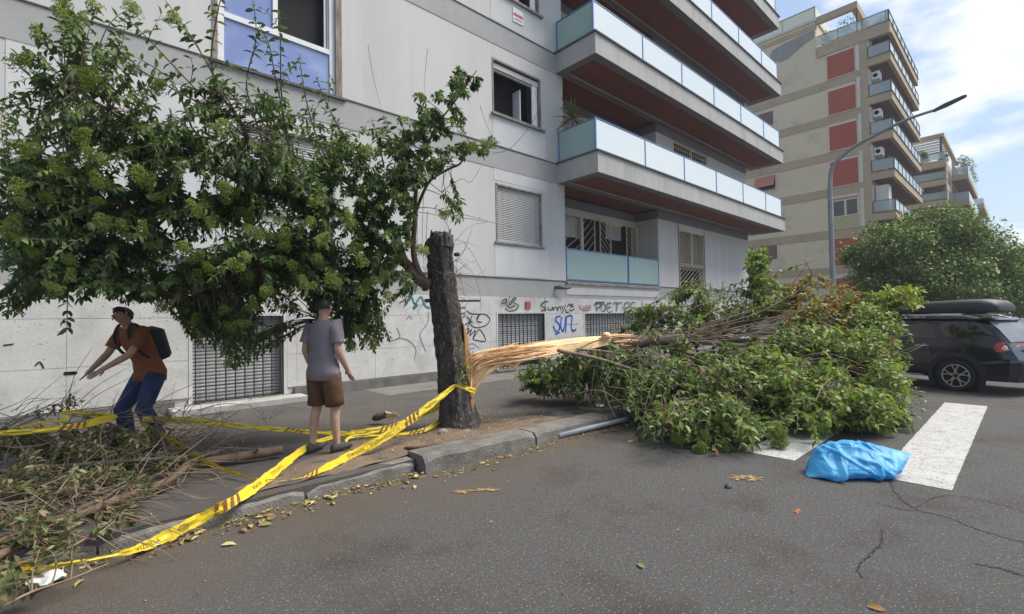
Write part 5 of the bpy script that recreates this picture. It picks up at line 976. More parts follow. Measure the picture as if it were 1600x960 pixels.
# ================================================================== barrier tape
_txt = {}
def text_geo(word):
    if word not in _txt:
        cu = bpy.data.curves.new('lettering', 'FONT'); cu.body = word; cu.size = 1; cu.space_character = 1.08; cu.resolution_u = 2
        o = bpy.data.objects.new('lettering', cu); COL.objects.link(o); dg = bpy.context.evaluated_depsgraph_get(); me = bpy.data.meshes.new_from_object(o.evaluated_get(dg))
        _txt[word] = ([tuple(v.co) for v in me.vertices], [tuple(p.vertices) for p in me.polygons]); bpy.data.objects.remove(o); bpy.data.curves.remove(cu); bpy.data.meshes.remove(me)
    return _txt[word]
def tape(label, ctrl, marks=(), tilt=.35, width_m=None):
    """ctrl: (px, py, distance, half width in px, lean); marks: (kind, start in metres along the tape)"""
    o = thing('barrier_tape', label, 'barrier tape', P(*ctrl[0][:3]), 'yellow police tape strands')
    pts = crom([PG(*c[:3], .03) for c in ctrl], 10); pts = [Vector((p.x, p.y, max(p.z, ground_z(p)+.02))) for p in pts]; px = crom([(c[0], c[1], c[3]) for c in ctrl], 10); ln = crom([(c[4] if len(c) > 4 else tilt, 0, 0) for c in ctrl], 10); tt = crom([(c[2],0,0) for c in ctrl], 10)
    n = len(pts); wv = []; arc = [0]
    for i in range(n):
        a, b = px[max(i-1,0)], px[min(i+1,n-1)]; dx, dy = b[0]-a[0], b[1]-a[1]; L = math.hypot(dx, dy) or 1; nx_, ny_ = dy/L, -dx/L; h = px[i][2]*tt[i][0]/F_PX*.70*(1+.10*math.sin(i*.9)+.07*math.sin(i*2.3+1))
        wv.append((RGT*nx_-UPV*ny_)*h+FWD*(h*ln[i][0]))
        if i: arc.append(arc[-1]+(pts[i]-pts[i-1]).length)
    b = MB(); rows = []
    for i in range(n):
        nn = -FWD*(.008*math.sin(arc[i]*17)+.004*math.sin(arc[i]*53)); rows.append([pts[i]-wv[i], pts[i]-wv[i]*.33+nn, pts[i]+wv[i]*.33-nn, pts[i]+wv[i]])
    for i in range(n-1):
        for k in range(3): b.quad(rows[i][k], rows[i+1][k], rows[i+1][k+1], rows[i][k+1])
    b.build('strip', MT['tape'], o, smooth=True)
    def place(s, v):
        s = min(max(s, 0), arc[-1]-1e-5); i = int(np.searchsorted(arc, s, 'right'))-1; i = min(i, n-2); f = (s-arc[i])/max(arc[i+1]-arc[i], 1e-6)
        p = pts[i]*(1-f)+pts[i+1]*f; w = wv[i]*(1-f)+wv[i+1]*f; nrm = (CAM-p).normalized(); return p+w*v+nrm*.006
    hw = lambda s: wv[min(int(np.searchsorted(arc, min(s, arc[-1]))), n-1)].length
    for kind, s0 in marks:
        if s0 < 0: s0 += arc[-1]
        h = hw(s0)
        if kind == '/':
            for k in range(4):
                m_ = MB(); w_ = .028; q = [place(s0+k*.06+sh*.5+(w_ if e else 0), v) for v, sh, e in ((-.97,0,0),(-.97,0,1),(0,.05,1),(.97,.1,1),(.97,.1,0),(0,.05,0))]
                m_.add(q, [(0,1,2,5),(5,2,3,4)]); m_.build('brown_stripe', MT['tapered'], o)
        elif kind == '@':
            m_ = MB(); R1, R2 = .62, .50
            for k in range(20):
                a, a2 = k*math.pi/10, (k+1)*math.pi/10
                for (r1, r2, asp) in ((R1,R2,1),(.40,.33,1)): m_.add([place(s0+h*r*math.cos(x)*1.25+h, r*math.sin(x)) for r, x in ((r1,a),(r2,a),(r2,a2),(r1,a2))], [(0,1,2,3)])
            for x0, y0, x1, y1 in ((-.15,-.2,-.15,.2),(-.15,.2,.15,.2),(.15,.2,.15,0),(-.15,0,.15,0)): d = .05; m_.add([place(s0+h*1.25*q+h, w) for q, w in ((x0-d,y0-d),(x1+d,y0-d if y0 == y1 else y1+d),(x1+d,y1+d),(x0-d,y0+d if y0 == y1 else y1+d))], [(0,1,2,3)])
            e_ = m_.build('round_emblem', MT['tapetext'], o)
        else:
            vs, fs = text_geo(kind); sc = h*1.35; MB().add([place(s0+v[0]*sc*.95, (v[1]-.36)*sc/h) for v in vs], fs).build('lettering', MT['tapetext'], o)
tape('long yellow police tape slanting from the broken trunk down to the ground and up again', [(711,602,6.15,3),(704,608,6.1,5),(680,627,5.9,6.5),(640,657,5.6,8.5),(595,687,5.3,9.5),(545,713,5.0,9),(505,733,4.7,7),(472,747,4.5,2),(440,750,4.45,1.2),(400,748,4.45,2),(365,739,4.5,5),(325,724,4.7,7),(290,702,4.95,10),(258,683,5.2,10),(232,668,5.4,7),(218,659,5.55,4)],
     [('POLIZIA', .35), ('/', .62), ('POLIZIA ROMA CAPITALE', .95), ('/', 2.1), ('ROMA', 3.15), ('/', 3.95), ('@', 4.5)])
tape('yellow police tape sweeping low over the kerb to the lower left corner', [(520,683,5.75,4),(488,694,5.4,6),(458,714,5.0,8),(420,745,4.55,10),(370,780,4.1,10.5),(310,812,3.75,12),(250,843,3.42,13),(205,861,3.2,8),(150,873,3.05,4.5),(100,882,2.95,6),(60,888,2.88,11),(25,889,2.82,13),(-30,886,2.78,14)],
     [('CAPITALE', 1.05), ('ROMA', 1.55), ('/', 1.9), ('@', 2.3), ('POLIZIA', 2.5), ('ROMA', -.42)])
tape('thin twisted yellow tape strand leaving the left edge of the picture', [(183,650,5.0,3),(160,656,4.85,8),(130,664,4.65,7),(100,668,4.5,6),(50,674,4.35,6),(-20,678,4.2,6.5)], [('/', .3)])
tape('yellow tape loop draped over cut branches at the far left', [(178,650,5.05,6),(150,648,5.0,6),(110,644,4.9,4.5),(98,648,4.8,4),(104,656,4.7,3),(70,660,4.6,2.5),(30,668,4.5,2.5)], [('ROMA', .12)])
tape('yellow tape strand level behind the two people', [(222,655,5.4,5),(262,657,5.45,7.5),(300,658,5.5,7),(345,662,5.55,5),(390,667,5.65,4.5),(436,671,5.75,4.5),(500,676,5.85,4),(552,678,5.9,5)], [('POLIZIA ROMA', .15), ('/', 1.5)])
tape('broad yellow tape strand passing behind the broken trunk', [(548,677,5.85,5),(580,673,5.95,6),(615,667,6.1,6.5),(650,653,6.3,7),(690,632,6.6,7),(720,620,6.8,6)], [('POLIZIA', .05), ('/', .34), ('ROMA CAPITALE', .62)])
tape('crumpled yellow tape strand low at the foot of the broken trunk', [(540,690,5.75,3),(552,682,5.8,3),(600,680,5.9,3.5),(640,677,6.0,4),(670,669,6.15,4.5),(690,655,6.5,5)], [('/', .5), ('/', .85)])
tape('short knotted end of yellow tape tied round the trunk', [(711,602,6.15,2.5),(722,605,6.13,4),(733,608,6.15,5),(742,611,6.22,5.5)])

# ================================================================== cut branches and wilted leaves on the pavement
PILE = thing('brush_pile', 'heap of cut branches with wilted olive leaves on the pavement at the lower left', 'brush pile', P(120,760,4.2))
BRS = [([(-40,892,2.85),(30,850,3.15),(110,812,3.55),(190,778,3.95),(262,752,4.35),(292,728,4.6)],(.026,.034),'limb'),([(-30,858,3.1),(40,830,3.4),(100,806,3.7),(170,775,4.05)],(.02,.02),'limb'),([(90,771,4.1),(160,769,4.2),(230,763,4.3),(280,748,4.45)],(.011,.014),'twig'),([(-20,738,4.4),(80,730,4.5),(180,722,4.7),(292,715,4.9)],(.018,.022),'greybark'),
 ([(100,788,3.9),(150,752,4.3),(200,718,4.8),(228,690,5.1)],(.013,.008),'twig'),([(-10,790,3.7),(60,782,3.9),(120,788,3.9)],(.012,.009),'greybark'),([(238,648,5.5),(250,680,5.25),(262,716,4.95)],(.013,.012),'greybark'),([(130,650,5.3),(180,665,5.2),(232,692,5.0)],(.01,.012),'greybark'),([(20,700,4.7),(80,690,4.9),(120,640,5.3)],(.01,.004),'twig'),([(0,670,5.2),(40,675,5.1),(90,700,4.8)],(.008,.005),'dry'),
 ([(40,880,3.0),(120,850,3.3),(190,800,3.8),(240,760,4.2)],(.008,.006),'twig'),([(0,950,2.55),(50,925,2.7),(110,905,2.9),(170,880,3.1)],(.008,.004),'twig'),([(60,765,4.1),(45,720,4.5),(10,660,4.9)],(.009,.003),'dry'),([(250,740,4.5),(300,700,5.0),(350,660,5.4)],(.008,.004),'twig'),([(30,770,4.0),(100,745,4.4),(160,700,4.9)],(.01,.006),'twig')]
skel = []
for pts, r, m_ in BRS: pts = [(x, y, t*.955) for x, y, t in pts]; limb(pts, r, 'branch', m_, PILE, 8); skel += crom([P(*p) for p in pts], 4)
FP = Foliage(skel, 5); kp = lambda rn: 0 if rn.random() < .8 else 1
for (x, y, t, rx, ry, n) in [(55,700,4.7,75,35,46),(150,700,4.9,80,32,46),(245,700,5.0,50,28,20),(60,760,4.1,85,35,44),(150,755,4.3,80,32,34),(60,830,3.3,70,40,34),(170,825,3.6,50,28,16),(20,905,2.85,35,28,14),(110,628,5.5,18,14,5),(265,735,4.55,30,22,12),(225,770,4.2,30,20,6)]:
    for i in range(int(n*1.35)):
        a = FP.rn.random()*6.283; q = math.sqrt(FP.rn.random()); tg = P(x+rx*q*math.cos(a), y+ry*q*math.sin(a), t+FP.rn.gauss(0,.25)); tg.z = max(tg.z, .15+.05*FP.rn.random() if tg.y > 4.45 else .05)
        FP.twig(tg, 14, .07, kp, .5, .75, .0045, bend=.12)
for i in range(380):
    x, y = FP.rn.uniform(-10,330), FP.rn.uniform(640,840)
    if x > 200 and y > 760: continue
    t = 1.5*F_PX/(y-490)*.97 if y > 690 else FP.rn.uniform(4.8,5.6); a = FP.rn.gauss(-.2,.5); L_ = FP.rn.uniform(40,130); q = crom([P(x,y,t), P(x+L_*.5*math.cos(a)+FP.rn.gauss(0,8), y+L_*.5*math.sin(a), t+FP.rn.gauss(0,.1)), P(x+L_*math.cos(a), y+L_*math.sin(a)+FP.rn.gauss(5,10), t+FP.rn.gauss(0,.2))], 6); q = [Vector((v.x,v.y,max(v.z,.13 if v.y > 4.4 else .01))) for v in q]
    FP.tw.tube(q, [.005-.0035*j/(len(q)-1) for j in range(len(q))], 4, False)
for i in range(24):                                              # wiry curls in front of the people
    x, y = FP.rn.uniform(295,420), FP.rn.uniform(650,725); t = 5.2; p = [(x, y)]; a = FP.rn.uniform(-2.4,-.6)
    for k in range(4): a += FP.rn.gauss(0,.5); p.append((p[-1][0]+18*math.cos(a), p[-1][1]+14*math.sin(a)))
    q = crom([P(u, v, t-(v-690)*.016) for u, v in p], 4); FP.tw.tube([Vector((v.x,v.y,max(v.z,.13))) for v in q], [.0035-.002*j/(len(q)-1) for j in range(len(q))], 3, False)
FP.emit(PILE, [MT['wilt'], MT['leafmid']], MT['twig'])
CUT = thing('cut_log', 'thick brown cut branch lying on the pavement beside the standing person', 'log', at_z(380,716,.13))
MB().tube(crom([P(292,732,4.75),P(330,722,4.85),P(370,715,4.95),P(405,709,5.05),P(442,703,5.15)], 5), [.04,.045,.05,.05,.05,.052,.05,.048,.05,.052,.05,.05,.048,.05,.05,.05,.05,.05,.048,.048,.046], 12).build('wood', MT['limb'], CUT, smooth=True)
MB().tube([P(395,708,5.0),P(402,703,5.0),P(405,701,4.98)], [.02,.014,.012], 7).build('knot', MT['limb'], CUT)
CH = thing('wood_chunk', 'torn chunk of branch with bright splintered end lying on the pavement', 'wood chunk', at_z(600,652,.13)); 
MB().tube(crom([P(582,655,6.75),P(595,650,6.75),P(606,647,6.75)], 4), [.02,.04,.05,.055,.055,.05,.05,.045,.04], 10).build('bark_piece', MT['limb'], CH, smooth=True)
rn = random.Random(12)
for i in range(22): q = P(604+rn.gauss(0,2), 648+rn.gauss(0,3), 6.72); MB().tube([q, P(604+rn.uniform(6,22), 648+rn.gauss(1,4), 6.7)], [.014,.003], 4).build('splinter', MT['wood'], CH)
def lump(name, label, cat, px, py, z, rx, ry, rz, m, sd):
    rn = random.Random(sd); c = at_z(px, py, z); b = MB(); b.ball((c.x, c.y, z+rz*.6), rx, ry, rz, 12, 8); b.v = [(v[0]+rn.gauss(0,rx*.07), v[1]+rn.gauss(0,ry*.07), max(z-.005, v[2]+rn.gauss(0,rz*.07))) for v in b.v]
    return tag(b.build(name, m, org=(c.x, c.y, z), smooth=False), label, cat)
stone = mat('pale_stone', (.30,.27,.23), (.20,.18,.155), 9, .9, .6, 60)
lump('stone', 'pale rounded stone at the foot of the broken trunk', 'stone', 692, 679, .13, .07, .055, .045, stone, 1); lump('stone', 'flat stone half sunk in the soil right of the trunk', 'stone', 729, 677, .13, .06, .05, .025, stone, 2)
lump('black_lump', 'small black scrap lying on the road beyond the ochre marking', 'scrap', 1138, 762, .0, .04, .03, .02, MT['bars'], 3)
bk = thing('bark_strip', 'reddish strip of bark lying on the soil beside the kerb', 'bark strip', at_z(655,699,.14)); MB().tube(crom([at_z(632,700,.15),at_z(655,700,.165),at_z(690,694,.15)], 4), [.012,.02,.022,.02,.02,.022,.02,.014,.008], 6).build('strip', mat('red_bark', (.14,.055,.035), (.08,.035,.025), 12, .9), bk)
VC = thing('valve_cover', 'small round metal valve cover set in the pavement', 'valve cover', at_z(877,646,.12)); c = at_z(877,646,.125)
MB().loft([[(c.x+r*math.cos(a), c.y+r*math.sin(a), z) for a in [k*math.pi/12 for k in range(24)]] for r, z in ((.15,.11),(.15,.13),(.10,.131))], False).build('ring', MT['kerb'], VC); MB().loft([[(c.x+r*math.cos(a), c.y+r*math.sin(a), z) for a in [k*math.pi/12 for k in range(24)]] for r, z in ((.098,.11),(.098,.127))]).build('lid', MT['skirt'], VC)
PI_ = thing('plastic_pipe', 'grey plastic pipe lying in the gutter against the kerb', 'pipe', at_z(925,670,.05)); a, b_ = at_z(872,681,.045), at_z(980,655,.06)
d = (b_-a).normalized(); s_ = Vector((-d.y,d.x,0)); MB().loft([[p+(s_*math.cos(t)+Vector((0,0,1))*math.sin(t))*r for t in [k*math.pi/8 for k in range(16)]] for p, r in ((a+d*.3,.026),(a,.028),(a,.034),(b_,.034))], False).build('tube', MT['pipe'], PI_, smooth=True)
def paper(label, pts, z, sd, name='paper', m='paper'):
    rn = random.Random(sd); c = [at_z(x, y, z) for x, y in pts]; b = MB(); n = 7
    for j in range(n):
        for i in range(n): u, v = i/(n-1), j/(n-1); p = (c[0]*(1-u)+c[1]*u)*(1-v)+(c[3]*(1-u)+c[2]*u)*v; b.v.append((p.x+rn.gauss(0,.006), p.y+rn.gauss(0,.006), z+.008+abs(rn.gauss(0,.014))))
    for j in range(n-1):
        for i in range(n-1): k = j*n+i; b.f.append((k,k+1,k+n+1,k+n)); b.mi.append(0)
    return tag(b.build(name, MT[m], org=tuple(c[0])), label, 'paper', None)
paper('crumpled white paper on the road under the near tape', [(48,928),(105,908),(98,888),(40,908)], .01, 1); paper('torn white paper strip under the tape beside the kerb', [(215,866),(252,853),(248,845),(212,858)], .01, 2)
paper('white paper scrap among the cut branches by the crouched legs', [(216,722),(262,716),(255,708),(218,710)], .17, 3); paper('white plastic strip on the pavement against the fallen crown', [(930,636),(946,638),(944,632),(932,632)], .125, 4)
# ---- litter in the gutter, chips on the soil, weeds
rn = np.random.default_rng(3); n = 1100
x = np.concatenate([rn.uniform(-.8,2.7,620), rn.uniform(2.7,7.2,480)]); y = np.where(x < 2.65, 4.40-np.abs(rn.normal(0,.13,n)), 4.17-np.abs(rn.normal(0,.12,n))); z = np.full(n, .006)+rn.random(n)*.012
o = leaf_mass('leaf_litter', np.stack([x,y,z],1), np.stack([rn.normal(size=n),rn.normal(size=n),rn.normal(0,.12,n)],1), rn.choice([.016,.022,.03,.045,.07],n,p=[.3,.28,.22,.13,.07]), MT['litter'], None)
n = 1500; ang = rn.uniform(0,6.28,n); rad = .25+np.abs(rn.normal(0,.55,n)); x = 3.75+rad*np.cos(ang)*1.5; y = 5.25+rad*np.sin(ang)*.75; ok = (y > 4.66) & (y < 6.2) & (x > 1.2) & (x < 5.6)
o = leaf_mass('wood_chip_litter', np.stack([x[ok],y[ok],np.full(ok.sum(),.155)],1), np.stack([rn.normal(size=ok.sum()),rn.normal(size=ok.sum()),rn.normal(0,.1,ok.sum())],1), rn.choice([.015,.022,.035],ok.sum(),p=[.5,.35,.15]), MT['litter'], None)
n = 260; x = rn.uniform(-1,6,n); y = rn.uniform(4.6,8,n); o = leaf_mass('pavement_litter', np.stack([x,y,np.full(n,.128)],1), np.stack([rn.normal(size=n),rn.normal(size=n),rn.normal(0,.1,n)],1), rn.choice([.015,.025,.05],n,p=[.5,.35,.15]), MT['litter'], None)
n = 170; x = rn.uniform(0,8,n); y = rn.uniform(-.5,4,n); o = leaf_mass('road_litter', np.stack([x,y,np.full(n,.008)],1), np.stack([rn.normal(size=n),rn.normal(size=n),rn.normal(0,.1,n)],1), rn.choice([.012,.018,.03],n,p=[.6,.3,.1]), MT['litter'], None)
bigl = [(1344,0),(393,825),(430,805),(470,785),(345,852),(300,845),(265,848),(520,760),(560,762),(620,738),(635,752),(1385,954),(1007,888),(990,690),(1130,692),(720,675),(770,548)]
lf = thing('fallen_leaves', 'scattered larger yellow and brown leaves lying along the gutter', 'leaves', at_z(430,805)); rr = random.Random(4)
for px_, py_ in bigl[1:]+[(400+rr.uniform(-60,240), 0) for _ in range(0)]: leaf_obj(lf, at_z(px_, py_, .012), (rr.gauss(0,1), rr.gauss(0,1), .05), rr.uniform(.07,.11), MT['litter'], rr)
for i in range(46): xx = rr.uniform(-.3,2.6); leaf_obj(lf, (xx, 4.36-abs(rr.gauss(0,.12)), .014), (rr.gauss(0,1), rr.gauss(0,1), .1), rr.uniform(.05,.10), MT['litter'], rr)
def weed(label, c, n, r, m, lf_):
    o = thing('weed', label, 'weed', c); rn = random.Random(n); MB().tube([c, V(c)+Vector((.01,0,.05))], [.006,.003], 4).build('stem', MT['twig'], o)
    for i in range(n): a = rn.random()*6.28; q = math.sqrt(rn.random())*r; leaf_obj(o, V(c)+Vector((math.cos(a)*q, math.sin(a)*q*.6, .02+rn.random()*.06)), (math.cos(a), math.sin(a), .3), rn.uniform(.6,1.1)*lf_, m, rn)
weed('small green weed growing at the kerb joint on the road', at_z(661,733,0), 46, .10, MT['leafmid'], .05)
weed('tiny weed at the wall foot beside the trunk of the fallen tree', at_z(1010,575,.13), 18, .15, MT['leaf'], .09)

# ================================================================== blue plastic bag blown on the crossing
BAG = thing('plastic_bag', 'crumpled bright blue plastic bag lying on the zebra crossing', 'bag', at_z(1335,742,0))
bm_ = mat('blue_plastic_film', (.07,.40,.68), (.10,.48,.76), 3, .45, spec=.5); t_ = bm_.node_tree; tl_ = t_.nodes.new('ShaderNodeBsdfTranslucent'); tl_.inputs[0].default_value = (.05,.42,.85,1); ms = t_.nodes.new('ShaderNodeMixShader'); ms.inputs[0].default_value = .35
t_.links.new(t_.nodes['Principled BSDF'].outputs[0], ms.inputs[1]); t_.links.new(tl_.outputs[0], ms.inputs[2]); t_.links.new(ms.outputs[0], t_.nodes['Material Output'].inputs[0])
from mathutils import noise as mn
ux = [1247,1254,1262,1274,1288,1304,1326,1351,1374,1390,1399,1409]; ut = [743,734,720,704,699,695,695,697,702,706,708,711]; ub = [745,746,747,748,748,748,747,744,736,724,715,707]
rings = []; nu, nv = 150, 72; tB = 4.72
hgt = lambda py: max(.004, 1.6-(py-491.5)*tB/F_PX)
rnb = random.Random(14); CR = []
for k in range(26):
    a = rnb.gauss(.5, 1.0); CR.append((math.cos(a), math.sin(a), rnb.uniform(-.55,.55), rnb.uniform(.02,.07), rnb.uniform(.4,1.), rnb.uniform(-.5,.5), rnb.uniform(.08,.3)))
def crease(u, w):                                                # u along the bag, w up its face: sharp folds of finite length
    h = 0
    for cx, sx, o_, wd, am, mid, ln_ in CR:
        d = u*sx-w*cx*1.0-o_*.5; l = u*cx+w*sx-mid*.8
        h += am*max(0, 1-abs(d)/wd)*math.exp(-(l/ln_)**2)
    return h
for i in range(nu+1):
    xx = ux[0]+(ux[-1]-ux[0])*i/nu; zt, zb = hgt(interp(xx, ux, ut)), hgt(interp(xx, ux, ub)); e = min(1, (i/nu)*7, (1-i/nu)*3.0)**.7; zb = min(zb, zt-.004); base = CAM+ray(xx, 480)*tB; ring = []; u = (i/nu-.5)*1.05
    for k in range(nv):
        a = 2*math.pi*k/nv; cz = (zt+zb)/2; sn, cs = math.sin(a), math.cos(a); z = cz+sn*(zt-zb)/2
        lean = (.24*(.5-.5*sn)+.03)*e; dp = cs*lean+.10*(sn+1)*.5*e
        fd = FWD.copy(); fd.z = 0; p = Vector((base.x, base.y, z))+fd*(dp-.05)
        f = crease(u, z*1.0-.15)+.55*(mn.ridged_multi_fractal(Vector((u*3.0+3, z*5.5, cs*.6)), .8, 2.2, 5, 1.0, 2.0)-1.1)
        off = .034*f*e; p = p+fd*(off*(1 if cs > 0 else -1)); p.z = max(p.z+off*.35*sn, .006); ring.append(p)
    rings.append(ring)
MB().loft(rings).build('film', bm_, BAG, smooth=False)
b = MB()
for k in range(9):
    a = k*.7; q = CAM+ray(1276+k*1.2, 480)*tB; z = hgt(705)-.02; d = Vector((math.cos(a)*.05, math.sin(a)*.05, .03+.02*(k%3))); b.add([(q.x,q.y,z),(q.x+d.x*.6-.015,q.y+d.y*.6,z+d.z*.5),(q.x+d.x,q.y+d.y,z+d.z),(q.x+d.x*.7+.015,q.y+d.y*.7,z+d.z*.4)], [(0,1,2),(0,2,3)])
b.build('torn_edge', bm_, BAG)

# ================================================================== the two people (hidden behind blur blocks in the photograph)
def skin_obj(name, pts, edges, radii, m, parent, root=0, sub=2):
    me = bpy.data.meshes.new(name); org = WO[parent.name]; me.from_pydata([tuple(V(p)-org) for p in pts], edges, []); me.materials.append(m)
    o = bpy.data.objects.new(name, me); COL.objects.link(o); o.parent = parent; WO[o.name] = org.copy(); k = o.modifiers.new('skin', 'SKIN'); k.use_smooth_shade = True
    for i, r in enumerate(radii): sv = me.skin_vertices[0].data[i]; sv.radius = r if isinstance(r, tuple) else (r, r); sv.use_root = (i == root)
    if sub: q = o.modifiers.new('sub', 'SUBSURF'); q.levels = sub; q.render_levels = sub
    return o
def person(label, base, face, J, skinc, shirtc, trouserc, shoec, hairc, short, sc=1.0):
    """J: joint positions in metres (right, forward, up) from the feet"""
    root = thing('person', label, 'person', base); B = V(base); cf, sf = math.cos(face), math.sin(face); fw = Vector((cf, sf, 0)); rt = Vector((sf, -cf, 0))
    W_ = lambda p: B+(rt*p[0]+fw*p[1]+Vector((0,0,p[2])))*sc
    sk = mat('skin_tone', skinc, tuple(c*.88 for c in skinc), 9, .55, spec=.35); pts, ed, rad, ix = [], [], [], {}
    def v(n, p, r, par=None):
        ix[n] = len(pts); pts.append(W_(p)); rad.append(r)
        if par: ed.append((ix[par], ix[n]))
    v('pelvis', J['pelvis'], (.115,.085)); v('waist', J['waist'], (.11,.085), 'pelvis'); v('chest', J['chest'], (.145,.105), 'waist'); v('neck0', J['neck'], .058, 'chest')
    hd = V(J['head']); nk = V(J['neck']); ax = (hd-nk).normalized(); v('neck1', tuple(nk.lerp(hd,.4)), .052, 'neck0'); v('jaw', tuple(nk.lerp(hd,.75)), (.066,.075), 'neck1'); v('skull', tuple(hd), (.076,.092), 'jaw'); v('crown', tuple(hd+ax*.075), (.062,.075), 'skull')
    for s, sg in (('L',-1),('R',1)):
        v('sh'+s, J['sh'+s], .046, 'chest'); v('el'+s, J['el'+s], .042, 'sh'+s); e, w = V(J['el'+s]), V(J['wr'+s]); v('fa'+s, tuple(e.lerp(w,.35)), .041, 'el'+s); v('wr'+s, tuple(w), .027, 'fa'+s); d = (w-e).normalized(); 
        side = d.cross(Vector((0,1,0))); side = side.normalized() if side.length > .1 else Vector((1,0,0)); v('pa'+s, tuple(w+d*.055), (.036,.018), 'wr'+s); curl = Vector((0,.35,-.15))
        for f, (o_, L_) in enumerate(((-.030,.062),(-.011,.072),(.009,.068),(.028,.052))):
            p0 = w+d*.088+side*o_; v(f'f{s}{f}a', tuple(p0), .0095, 'pa'+s); p1 = p0+d*L_*.55+curl*.012; v(f'f{s}{f}b', tuple(p1), .0085, f'f{s}{f}a'); v(f'f{s}{f}c', tuple(p1+(d+curl*.9).normalized()*L_*.5), .0065, f'f{s}{f}b')
        p0 = w+d*.028-side*.036; v(f't{s}a', tuple(p0), .012, 'pa'+s); v(f't{s}b', tuple(p0+(d-side*.55).normalized()*.048+curl*.02), .009, f't{s}a')
        v('hp'+s, J['hp'+s], .088, 'pelvis'); v('kn'+s, J['kn'+s], .055, 'hp'+s); k_, a_ = V(J['kn'+s]), V(J['an'+s]); v('ca'+s, tuple(k_.lerp(a_,.3)+Vector((0,-.02,0))), .055, 'kn'+s); v('an'+s, tuple(a_), .034, 'ca'+s); v('he'+s, tuple(a_+Vector((0,-.01,-.04))), .034, 'an'+s); v('to'+s, tuple(a_+Vector((sg*.02,.15,-.05))), .03, 'he'+s)
    bodyo = skin_obj('body', pts, ed, rad, sk, root)
    # head details
    hw = W_(tuple(hd)); fv = fw*.98+Vector((0,0,-.1)); fv = (fv-ax*fv.dot(ax)).normalized(); rv = fv.cross(ax); hp = lambda a, b, c: hw+rv*a+fv*b+ax*c
    MB().loft([[hp(-.008,.083,.018),hp(.008,.083,.018),hp(0,.078,.02)],[hp(-.017,.088,-.022),hp(.017,.088,-.022),hp(0,.104,-.018)],[hp(-.011,.08,-.032),hp(.011,.08,-.032),hp(0,.09,-.032)]]).build('nose', sk, root, smooth=True)
    eyew = mat('eye_white', (.7,.68,.65), rough=.2); iris = mat('dark_iris', (.03,.02,.015), rough=.15)
    for sg in (-1, 1):
        e = MB().ball(hp(sg*.031,.078,.012), .013, .013, .009, 8, 6).build('eye', eyew, root, smooth=True); MB().ball(hp(sg*.031,.087,.012), .006, .006, .006, 8, 6).build('iris', iris, e)
        MB().ball(hp(sg*.079,-.005,-.005), .012, .022, .032, 8, 6).build('ear', sk, root, smooth=True)
    MB().tube([hp(-.024,.084,-.05), hp(0,.093,-.051), hp(.024,.084,-.05)], [.004,.007,.004], 6).build('mouth', mat('lip', tuple(c*f for c, f in zip(skinc, (.75,.5,.5)))), root)
    hm = mat('dark_hair', hairc, tuple(c*1.6 for c in hairc), 60, .5); rn = random.Random(int(B.x*100)); rings = []
    for i in range(9):
        ph = math.pi*.5*(1-i/8*1.30); ring = []
        for k in range(22):
            a = 2*math.pi*k/22; fr = max(0, math.cos(a-math.pi/2)); lift = (.072*fr if ph < .6 else .0); r = 1+rn.gauss(0,.035); z = max(math.sin(ph)*.098, -.05)+lift*(1-max(math.sin(ph),0)); ring.append(hp(.084*math.cos(ph)*math.cos(a)*r, .097*math.cos(ph)*math.sin(a)*r-.012, z+.022))
        rings.append(ring)
    MB().loft(rings, False).build('hair', hm, root, smooth=True)
    # clothes: rings round the limbs
    def rings_(path, rxy, n=18, fold=.006, sd=1):
        rn = random.Random(sd); P_ = [W_(p) for p in path]; out = []
        for i, p in enumerate(P_):
            d = (P_[min(i+1,len(P_)-1)]-P_[max(i-1,0)]).normalized(); u = rt-d*rt.dot(d); u = u.normalized() if u.length > .2 else fw.copy(); w = d.cross(u).normalized(); a0, b0 = rxy[i]
            out.append([p+u*(math.cos(t)*(a0+rn.gauss(0,fold)+.007*math.sin(3*t+i*1.9)))+w*(math.sin(t)*(b0+rn.gauss(0,fold))) for t in [2*math.pi*k/n for k in range(n)]])
        return out
    L = lambda a, b, f: tuple(V(J[a]).lerp(V(J[b]), f)); sh = MB()
    sh.loft(rings_([tuple(V(J['pelvis'])+Vector((0,0,-.10))),J['pelvis'],L('pelvis','waist',.5),J['waist'],L('waist','chest',.5),J['chest'],L('chest','neck',.55),L('chest','neck',.85),J['neck']],[(.216,.155),(.205,.148),(.178,.135),(.170,.13),(.178,.13),(.195,.135),(.198,.112),(.135,.09),(.066,.064)],22,.005,3))
    for s in 'LR': sh.loft(rings_([L('chest','sh'+s,.55),J['sh'+s],L('sh'+s,'el'+s,.3),L('sh'+s,'el'+s,.62),L('sh'+s,'el'+s,.72)],[(.088,.086),(.080,.078),(.073,.070),(.070,.067),(.072,.069)],16,.004,5))
    shirt = sh.build('t_shirt', mat('cotton_shirt', shirtc, tuple(c*.8 for c in shirtc), 5, .9, .3, 30), root, smooth=True)
    tr = MB(); tr.loft(rings_([L('pelvis','waist',.35),J['pelvis'],tuple(V(J['pelvis'])+Vector((0,-.01,-.09)))],[(.170,.122),(.178,.13),(.165,.125)],20,.004,7))
